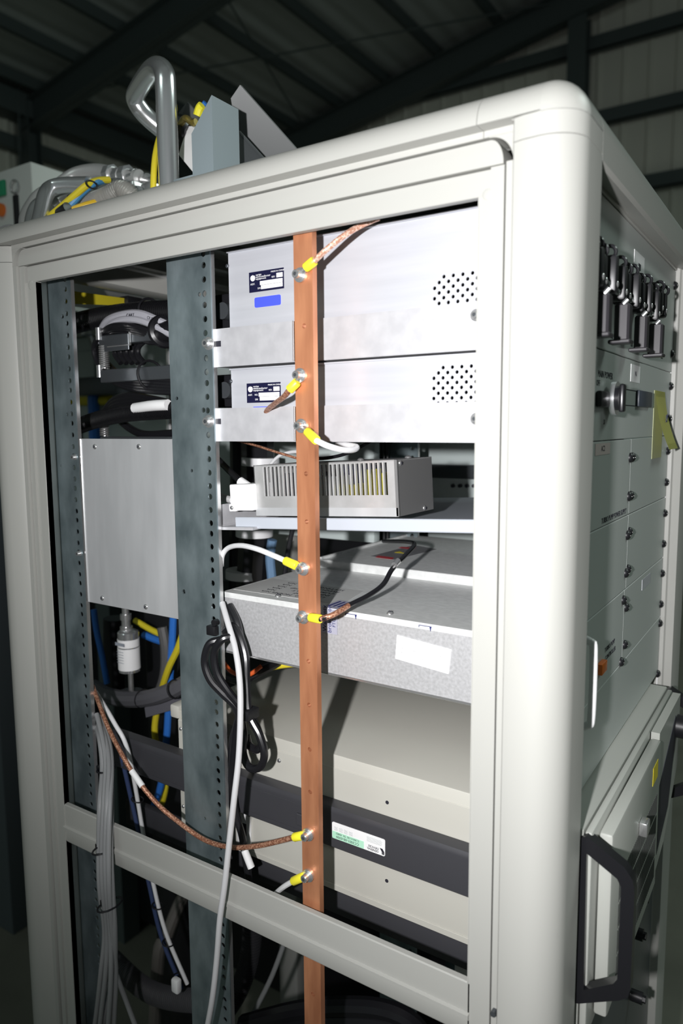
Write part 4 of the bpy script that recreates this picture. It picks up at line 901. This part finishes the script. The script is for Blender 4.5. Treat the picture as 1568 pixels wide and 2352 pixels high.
# ================================================================== RIGHT SIDE INSTRUMENT PANELS
XP = -.183
Y0, YM, Y1 = .052, .302, .5485
ZS = [1.764, 1.7345, 1.5338, 1.4449, 1.3560, 1.2671, 1.1795]
def pscrew(y, z, parent, x=XP):
    mb = MB(); mb.dome((x, y, z), (1, 0, 0), .0058, .0045, 16, 5); b = mb.build('panel_screw', m_blackm, parent)
    mb = MB(); mb.cyl((x+.0044, y-.002, z), (x+.0044, y+.002, z), .0004, 6); mb.build('slot', m_steel, b)
def panel(label, y0, y1, z0, z1, scr, name='instrument_panel'):
    t = thing(name, label, 'panel', (XP-.002, (y0+y1)/2, z0))
    mb = MB(); mb.box(XP-.003, XP, y0+.0004, y1-.0004, z0+.0005, z1-.0005, .0006, 1); mb.build('face', m_panel, t)
    for (y, z) in scr: pscrew(y, z, t)
    return t
bp = panel('tall upper instrument panel carrying the black lockout clamps', Y0, Y1, 1.6230, 1.7640, [(Y1-.007, z) for z in (1.743, 1.649)])
mp = panel('instrument panel with the main power switch and yellow sticky notes', Y0, Y1, 1.5338, 1.6230, [(Y1-.007, z) for z in (1.604, 1.558)])
pa = panel('near blank panel right below the power switch panel', Y0, YM, 1.4449, 1.5338, [(YM-.004, 1.512), (YM-.004, 1.467)])
pb = panel('far blank panel right below the sticky notes', YM, Y1, 1.4449, 1.5338, [(YM+.006, 1.512), (YM+.006, 1.467), (Y1-.007, 1.512), (Y1-.007, 1.467)])
pc_ = panel('near blank panel under the pump power supply lettering', Y0, YM, 1.3560, 1.4449, [(YM-.004, 1.421), (YM-.004, 1.376)])
pd = panel('far blank panel, third row below the lockout clamps', YM, Y1, 1.3560, 1.4449, [(YM+.006, 1.424), (YM+.006, 1.379), (Y1-.007, 1.422), (Y1-.007, 1.377)])
pe = panel('near panel with amber lamp and white handle, above the chassis', Y0, YM-.006, 1.2671, 1.3560, [(YM-.012, 1.345), (YM-.012, 1.270)])
pf_ = panel('far blank panel with small silver sticker, above the chassis', YM-.006, Y1, 1.2671, 1.3560, [(YM+.004, 1.333), (YM+.004, 1.287), (Y1-.007, 1.333), (Y1-.007, 1.287)])
pg = panel('lowest wide blank panel directly above the protruding chassis', Y0, Y1, 1.1795, 1.2671, [(Y1-.007, 1.258), (Y1-.007, 1.181)])
def XT(px, py, X=XP): return atx(px, py, X)
def ptext(s, c, size, parent, ang=0, m=None, sx=1.0):
    mb = MB(); mb.text(s, size, FX(XP+.0002, c.y, c.z, ang), .00008, 'CENTER', sx); return mb.build('lettering', m or m_ink, parent)
c = XT(1390, 862); ptext('MAIN POWER', c, .0095, mp)
c = XT(1373, 880); ptext('OFF', c, .008, mp); c = XT(1407, 884); ptext('ON', c, .008, mp)
c = XT(1387, 970); ptext('S1', c, .007, mp)
c = XT(1413, 1190); ptext('TURBO PUMP POWER SUPPLY', Vector((XP, .232, 1.4510)), .0085, pa, 0, None, 1.0)
ptext('TURBO PUMP', Vector((XP, .232, 1.305)), .0075, pe); ptext('CONTROLLER', Vector((XP, .236, 1.295)), .0075, pe)
# breaker number row
mb = MB()
for k in range(11):
    y = .16+k*.031; mb.text('CB%d' % (k+1), .0065, FX(XP+.0002, y, 1.6390), .00008, 'CENTER')
mb.build('breaker_numbers', m_ink, bp)
mb = MB(); a = XT(1438, 505); mb.box(XP, XP+.0004, .28, .335, 1.715, 1.742); l = tag(mb.build('white_sticker', m_wht, bp), 'white sticker above the clamps')
mb = MB(); mb.box(XP+.0003, XP+.0006, .302, .314, 1.724, 1.731); mb.build('print', m_ink, l)
mb = MB(); mb.box(XP, XP+.0004, .285, .335, 1.5985, 1.6180); l = tag(mb.build('white_sticker', m_wht, mp), 'small white sticker below the breaker numbers')
mb = MB(); mb.text('V6', .008, FX(XP+.0005, .31, 1.608), .00006, 'CENTER'); mb.build('print', m_ink, l)
mb = MB(); mb.box(XP, XP+.0004, .14, .20, 1.520, 1.5315); l = tag(mb.build('pink_sticker', mat('pale_pink', (.62, .52, .50), .5), pa), 'pale pink sticker')
mb = MB(); mb.text('AC2', .008, FX(XP+.0005, .17, 1.526), .00006, 'CENTER'); mb.build('print', m_ink, l)
mb = MB(); c0 = XT(1473, 1332); c1 = XT(1490, 1320); mb.box(XP, XP+.0004, .40, .455, 1.335, 1.349); tag(mb.build('silver_sticker', m_alu, pf_), 'small silver and grey sticker')
# power switch
sw = thing('power_switch', 'black rotary main power switch with chromed collar on the panel', 'switch', (XP, .17, 1.565))
a = XT(1373, 893); b = XT(1411, 936)
mb = MB(); mb.box(XP, XP+.006, .135, .218, b.z-.001, a.z-.002, .002); mb.build('base_plate', m_blackm, sw)
mb = MB(); cz_ = (a.z+b.z)/2; mb.cyl((XP+.005, .182, cz_), (XP+.010, .182, cz_), .017, 28); mb.build('chrome_collar', m_chrome, sw)
mb = MB(); mb.cyl((XP+.009, .178, cz_), (XP+.014, .178, cz_), .012, 24); mb.box(XP+.013, XP+.018, .172, .184, cz_-.014, cz_+.014, .002); mb.build('knob', m_black, sw)
mb = MB(); c0 = XT(1434, 905); mb.box(XP+.0001, XP+.004, .318, .395, 1.571, 1.590, .001); tag(mb.build('dark_label', mat('slate_label', (.05, .06, .08), .4), mp), 'dark slate square label')
mb = MB(); mb.box(XP+.0001, XP+.0004, .22, .318, 1.5885, 1.5893); mb.box(XP+.0001, XP+.0004, .22, .318, 1.5712, 1.5720); mb.build('label_frame_line', m_ink, mp)
# sticky notes
t = thing('sticky_note', 'yellow sticky note curling away from the panel beside the screws', 'sticky note', (XP+.003, .50, 1.52))
NX = 10; mb = MB(); vs = []
for k in range(NX+1):
    u = k/NX; z = 1.594-.077*u; x = XP+.001+.014*u*u+.004*u; dy = .01*u
    vs.append((mb.bm.verts.new((x, .432+dy, z)), mb.bm.verts.new((x, .500+dy, z))))
for k in range(NX):
    f = mb.bm.faces.new((vs[k][0], vs[k][1], vs[k+1][1], vs[k+1][0])); f.smooth = True
bmesh.ops.solidify(mb.bm, geom=mb.bm.faces[:], thickness=.0003); mb.build('paper', m_post, t)
mb = MB(); mb.text('LV', .014, FX(XP+.0085, .478, 1.558, .2), .0002, 'CENTER'); mb.build('handwriting', m_bluink, t)
mb = MB(); mb.box(XP, XP+.0004, .428, .495, 1.505, 1.594); tag(mb.build('sticky_note', mat('sticky_note_pale', (.60, .62, .36), .7)), 'paler yellow sticky note lying flat under the curling one', 'sticky note')
# amber lamp, white handle
mb = MB(); c = XT(1376, 1531); mb.box(XP, XP+.006, c.y-.012, c.y+.010, c.z-.006, c.z+.006, .001); tag(mb.build('amber_lamp', m_amber, pe), 'square amber lamp')
mb = MB(); mb.tube([(XP, .110, 1.345), (XP+.009, .110, 1.342), (XP+.0125, .110, 1.334), (XP+.0125, .110, 1.268), (XP+.009, .110, 1.258), (XP, .110, 1.255)], .0040, seg=12, smooth=5); tag(mb.build('handle', m_white, pe), 'pale rounded pull handle')
# lockout clamps on the breakers
def lockout(label, px, py, jaw, s=1.0):
    c = XT(px, py, XP+.020); y = c.y; z = c.z
    t = thing('breaker_lockout', label, 'lockout clamp', (XP, y, z-.05), 'black lockout clamps on the breaker handles')
    mb = MB(); mb.box(XP+.001, XP+.019*s, y-.006, y+.006, z-.009, z+.024*s, .003, 2); mb.build('clamp_body', m_blackm, t)
    mb = MB(); mb.dome((XP+.012*s, y-.006, z-.001), (0, -1, 0), .0032, .0012, 14); mb.dome((XP+.019*s, y, z-.001), (1, 0, 0), .0030, .0012, 14); mb.build('rivet', m_steel, t)
    mb = MB(); mb.torus((XP+.012, y, z+.024*s+.003), (0, 1, .2), .0055, .0018, 16); mb.build('hasp_ring', m_black, t)
    if jaw:
        mb = MB(); mb.box(XP+.010, XP+.024*s, y-.008, y+.008, z-.048, z-.012, .002, 1); mb.box(XP+.005, XP+.0255*s, y-.009, y+.009, z-.050, z-.046, .001, 1); mb.build('clamp_jaw', m_jaw, t)
        mb = MB(); mb.cyl((XP+.018, y-.007, z-.013), (XP+.022, y-.007, z-.009), .0022, 10); mb.build('set_screw', m_chrome, t)
    return t
LK = [(1388, 632, 0), (1399, 641, 1), (1418, 650, 0), (1441, 668, 1), (1454, 676, 0), (1468, 687, 0), (1484, 698, 1), (1499, 700, 0), (1514, 719, 1), (1528, 705, 0), (1538, 712, 0)]
for k, (px, py, j) in enumerate(LK):
    lockout(['nearest black lockout clamp, cut off by the corner post', 'second lockout clamp from the corner post, with a long jaw', 'third lockout clamp from the corner post', 'fourth lockout clamp from the corner post, with a long jaw', 'fifth lockout clamp from the corner post', 'sixth lockout clamp, middle of the row', 'seventh lockout clamp from the corner post, with a long jaw', 'fourth lockout clamp from the far end of the row', 'third lockout clamp from the far end, with a long jaw', 'second lockout clamp from the far end of the row', 'farthest lockout clamp, beside the top panel screw'][k], px, py, j, (1.0, .92, 1.05, 1.0, .9, 1.08, .95, 1.0, 1.05, .9, .85)[k])

# ================================================================== PROTRUDING CHASSIS WITH HANDLES
ch = thing('rack_chassis', 'protruding grey rack chassis with grille door and black handles', 'rack unit', (-.17, .28, .72))
mb = MB(); mb.box(-.195, -.162, .060, .500, .955, 1.1780, .001, 1); mb.build('body', m_chas, ch)
mb = MB(); mb.box(-.1615, -.1540, .062, .498, .965, 1.1760, .003, 2); mb.build('bezel', m_chas, ch)
mb = MB(); mb.box(-.1530, -.1400, .082, .330, .980, 1.1680, .003, 2); dr = mb.build('grille_door', m_chas, ch)
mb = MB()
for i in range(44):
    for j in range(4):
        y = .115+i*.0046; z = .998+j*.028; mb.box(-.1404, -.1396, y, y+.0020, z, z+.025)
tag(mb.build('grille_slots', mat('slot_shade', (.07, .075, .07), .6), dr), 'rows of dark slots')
mb = MB(); mb.box(-.1400, -.1310, .205, .222, 1.106, 1.122, .002); tag(mb.build('latch', m_steel, dr), 'brushed square latch')
mb = MB(); mb.box(-.1400, -.1396, .280, .310, 1.130, 1.152); tag(mb.build('warning_sticker', m_ylw, dr), 'yellow warning sticker')
mb = MB(); mb.prism([(.334, 1.1740), (.492, 1.1740), (.492, 1.07), (.40, 1.0), (.334, .985)], 'x', -.1530, -.1430); fd = mb.build('far_door_section', m_chas, ch)
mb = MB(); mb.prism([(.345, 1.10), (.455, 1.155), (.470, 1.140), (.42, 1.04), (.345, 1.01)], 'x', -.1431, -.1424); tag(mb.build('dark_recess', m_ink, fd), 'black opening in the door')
mb = MB(); mb.cyl((-.143, .470, 1.135), (-.125, .470, 1.135), .016, 20); mb.build('black_knob', m_blackm, fd)
def dhandle(y, label, dark=True):
    pts = [(-.166, 1.170), (-.158, 1.175), (-.124, 1.156), (-.1165, 1.146), (-.1150, 1.135), (-.1150, 1.040), (-.117, 1.032), (-.124, 1.026), (-.160, 1.006), (-.167, 1.004)]
    inn = [(-.1575, 1.1585), (-.130, 1.1430), (-.1265, 1.1365), (-.1265, 1.046), (-.130, 1.040), (-.1560, 1.0220)]
    outer = [(x, z) for x, z in pts]
    mb = MB(); cu = [(p[0], p[1]) for p in outer]
    mb.sheet(cu, [[(p[0], p[1]) for p in inn]], 'y', y-.006, y+.006); 
    return tag(mb.build('handle', m_black, ch), label)
dhandle(.062, 'near black D shaped handle at the lower right, in front of the grille')
dhandle(.510, 'far black handle at the back end of the protruding chassis')
for k, (px, py) in enumerate(((1472, 2060), (1466, 2145), (1465, 2290))):
    c = atx(px, py, -.165); mb = MB(); mb.cyl((c.x-.01, c.y, c.z), (c.x+.006, c.y, c.z), .008, 16); mb.cyl((c.x+.005, c.y, c.z), (c.x+.010, c.y, c.z), .005, 6); tag(mb.build('latch_bolt', m_blackm), ['upper', 'middle', 'lower'][k]+' dark latch bolt below the chassis beside the far post', 'bolt')
mb = MB(); mb.box(-.200, -.176, .06, .548, .10, .950, .002); tag(mb.build('lower_blank_panel', m_dsteel), 'dark lower panel beneath the protruding chassis', 'panel')

# ================================================================== ON TOP OF THE CABINET
YT = .15
t = thing('chromed_pipe_loop', 'tall chromed pipe bent into a loop, rising from the cabinet top', 'pipe', tuple(at(380, 440, YT)))
base = at(380, 500, YT)
mb = MB(); p1 = at(380, 185, YT)
pts = [Vector((p1.x, YT, 1.812)), Vector((p1.x, YT, 1.92)), Vector((p1.x, YT, p1.z-.012)), at(377, 168, YT+.006), at(362, 155, YT+.02), at(343, 168, YT+.04), at(318, 205, YT+.075), at(310, 226, YT+.09), at(322, 250, YT+.10), at(345, 275, YT+.115), at(380, 305, YT+.135), at(400, 330, YT+.15)]
mb.tube(pts, .0140, seg=24, smooth=7); mb.build('pipe', m_chrome, t)
# square column + sheets
t = thing('square_column', 'pale blue grey square steel column with a cut off top', 'column', (-.672, .145, 1.812))
mb = MB(); mb.quadslab([(-.690, .12, 1.812), (-.654, .12, 1.812), (-.654, .12, 1.959), (-.690, .12, 1.921)], (0, 1, 0), .050); mb.build('tube', m_sqt, t)
mb = MB(); mb.box(-.725, -.690, .12, .17, 1.812, 1.872, .001); mb.build('foot_block', m_sqt, t)
mb = MB(); mb.quadslab([at(530, 226, .22), at(551, 195, .22), at(705, 370, .30), at(640, 420, .30), at(560, 420, .25)], (.3, 1, 0), .003); tag(mb.build('sheet_guard', m_sheet), 'large grey sheet metal guard leaning behind the square column', 'sheet metal guard')
mb = MB(); mb.quadslab([at(548, 300, .20), at(625, 385, .24), at(600, 440, .24), at(548, 440, .20)], (.3, 1, 0), .003); tag(mb.build('sheet_guard', mat('dark_sheet', (.05, .055, .058), .5)), 'darker triangular sheet in front of the large leaning guard', 'sheet metal guard')
mb = MB(); mb.quadslab([at(402, 270, .26), at(429, 234, .26), at(455, 262, .27), at(440, 330, .27), at(405, 300, .26)], (.3, 1, 0), .003); tag(mb.build('sheet_guard', m_sheet), 'small grey sheet between chromed pipe and square column', 'sheet metal guard')
mb = MB(); mb.quadslab([at(410, 355, .20), at(430, 290, .22), at(445, 290, .22), at(447, 400, .20)], (.3, 1, 0), .003); tag(mb.build('bracket_plate', m_white), 'white bracket plate left of the square column', 'bracket')
cable('black_hose_fitting', 'glossy black knotted hose fitting left of the square column', 'hose fitting', [(412, 275, .23), (424, 282, .22), (414, 300, .21), (420, 325, .22), (410, 350, .22)], .0085, m_black)
cable('brass_fitting', 'brass coloured elbow fitting above the black hose', 'fitting', [(412, 290, .21), (425, 272, .20), (442, 282, .20), (450, 280, .2)], .0048, mat('brass', (.45, .36, .12), .25, .8))
cable('yellow_plug', 'yellow plug end sticking up behind the square column', 'plug', [(453, 266, .19), (458, 250, .19), (464, 242, .19)], .0060, m_yel)
cable('blue_plug', 'small blue plug end beside the yellow plug', 'plug', [(462, 252, .2), (468, 242, .2), (472, 236, .2)], .0040, m_blu)
cable('yellow_hose', 'thin yellow hose running up along the chromed pipe', 'hose', [(352, 445, .14), (353, 400, .14), (358, 350, .15), (372, 300, .17), (398, 260, .18), (400, 240, .18)], .0042, m_ylw)
# hoses on the left of the cabinet top
cable('steel_hose', 'nearest bright steel tube bending down over the cabinet edge', 'steel tube', [(205, 424, .16), (150, 425, .15), (118, 432, .14), (104, 450, .12), (95, 490, .10), (86, 530, .08), (82, 560, .07)], .0115, m_chrome, seg=16)
cable('steel_hose', 'large dull steel hose arching over the other hoses', 'steel tube', [(320, 408, .25), (270, 404, .25), (225, 394, .25), (175, 402, .24), (135, 428, .22), (95, 450, .2), (75, 475, .18), (63, 500, .16), (62, 540, .14)], .0125, mat('dull_steel', (.6, .6, .59), .35, .5), seg=16)
cable('steel_hose', 'second bright steel tube ending beside the nearest one', 'steel tube', [(180, 440, .20), (120, 452, .18), (84, 470, .15), (70, 500, .13), (66, 540, .11)], .0080, m_chrome, seg=14)
cable('braided_hose', 'ribbed flexible metal hose lying across the middle', 'flexible hose', [(180, 472, .16), (215, 462, .16), (250, 448, .16), (275, 435, .165), (300, 446, .17), (315, 470, .18)], .0120, mat('flex_metal', (.5, .49, .46), .35, .5), rib=(.0032, .0011), seg=16)
cable('steel_hose', 'bright steel tube arching above the ribbed hose', 'steel tube', [(225, 440, .2), (255, 423, .2), (280, 424, .2), (300, 438, .2), (320, 440, .2)], .0080, m_chrome, seg=14)
cable('steel_hose', 'lower steel tube under the crossing yellow tube', 'steel tube', [(215, 445, .19), (170, 450, .18), (135, 465, .17), (115, 480, .15)], .0095, mat('dull_steel_dark', (.35, .35, .33), .3, .8), seg=14)
cable('yellow_tube', 'yellow tube slanting across the steel hoses', 'tube', [(102, 508, .10), (135, 480, .12), (170, 450, .13), (200, 425, .14), (225, 415, .16), (250, 413, .18)], .0050, m_ylw)
cable('blue_tube', 'blue tube beside the slanting yellow tube', 'tube', [(135, 495, .12), (165, 468, .13), (190, 442, .14), (215, 422, .15), (245, 414, .18)], .0048, mat('sky_blue_tube', (.06, .25, .50), .35))
cable('yellow_tube', 'thick orange yellow tube low on the cabinet top', 'tube', [(140, 502, .12), (165, 485, .13), (195, 474, .14), (235, 462, .16)], .0060, mat('amber_tube', (.75, .48, .03), .4))
mb = MB()
for (px, py, r) in ((250, 404, .017), (268, 406, .014), (285, 404, .016), (302, 408, .013)): 
    a = at(px, py, .25); mb.cyl(a, a+Vector((.012, .0, -.001)), r, 8)
tag(mb.build('hose_coupling', m_chrome), 'shiny hexagonal hose coupling right of the big dull hose', 'coupling')
mb = MB(); a = at(318, 412, .26); b = at(352, 417, .26); mb.cyl(a, b, .007, 14); mb.cyl(at(333, 413, .26), at(338, 414, .26), .011, 12); tag(mb.build('tube_fitting', m_steel), 'steel tube fitting beside the chromed pipe foot', 'fitting')
mb = MB(); a = at(298, 420, .22); b = at(318, 455, .22); mb.box(a.x, b.x, .21, .24, b.z, a.z, .004); mb.box(b.x+.005, b.x+.03, .22, .25, b.z, a.z-.006, .002); tag(mb.build('valve_block', m_steel), 'shiny valve block behind the ribbed hose', 'valve')
mb = MB(); a = at(135, 492, .12); mb.cyl(a, a+Vector((.022, .0, .006)), .008, 12); mb.dome(a, (-1, 0, 0), .008, .004); tag(mb.build('black_connector', m_black), 'black round connector at the end of the blue tube', 'connector')
mb = MB(); a = at(205, 470, .15); mb.box(a.x, a.x+.03, .15, .18, 1.815, a.z, .004); tag(mb.build('black_clamp', m_black), 'black clamp block under the ribbed hose', 'clamp')
mb = MB(); mb.box(-1.25, -.89, .08, .5, 1.79, 1.800, .002); tag(mb.build('top_tray', m_white), 'white tray beneath the hoses at the left of the cabinet top', 'tray')
cable('grey_wire_loop', 'small loop of grey wire at the far left of the cabinet top', 'wire', [(-10, 530, .10), (10, 520, .10), (28, 518, .10), (30, 524, .10), (15, 531, .10), (-10, 540, .10)], .0016, m_grey)
for k, (px, py) in enumerate(((210, 424), (168, 456))):
    c = at(px, py, .138); mb = MB(); mb.torus(c, (1, -.4, .7), .0078, .0012); tag(mb.build('cable_tie', m_blackm), ['black tie on the yellow and blue tubes, nearer the coupling', 'black tie on the yellow and blue tubes, nearer the black connector'][k], 'cable tie')

# left side neighbour: dark gap and grey door beyond the left post
mb = MB(); mb.box(-3.3, -1.99, .58, .70, 0, 1.75, .004); tag(mb.build('neighbour_cabinet', mat('neighbour_grey', (.10, .12, .13), .5)), 'dark grey neighbouring cabinet at the far left edge', 'cabinet')
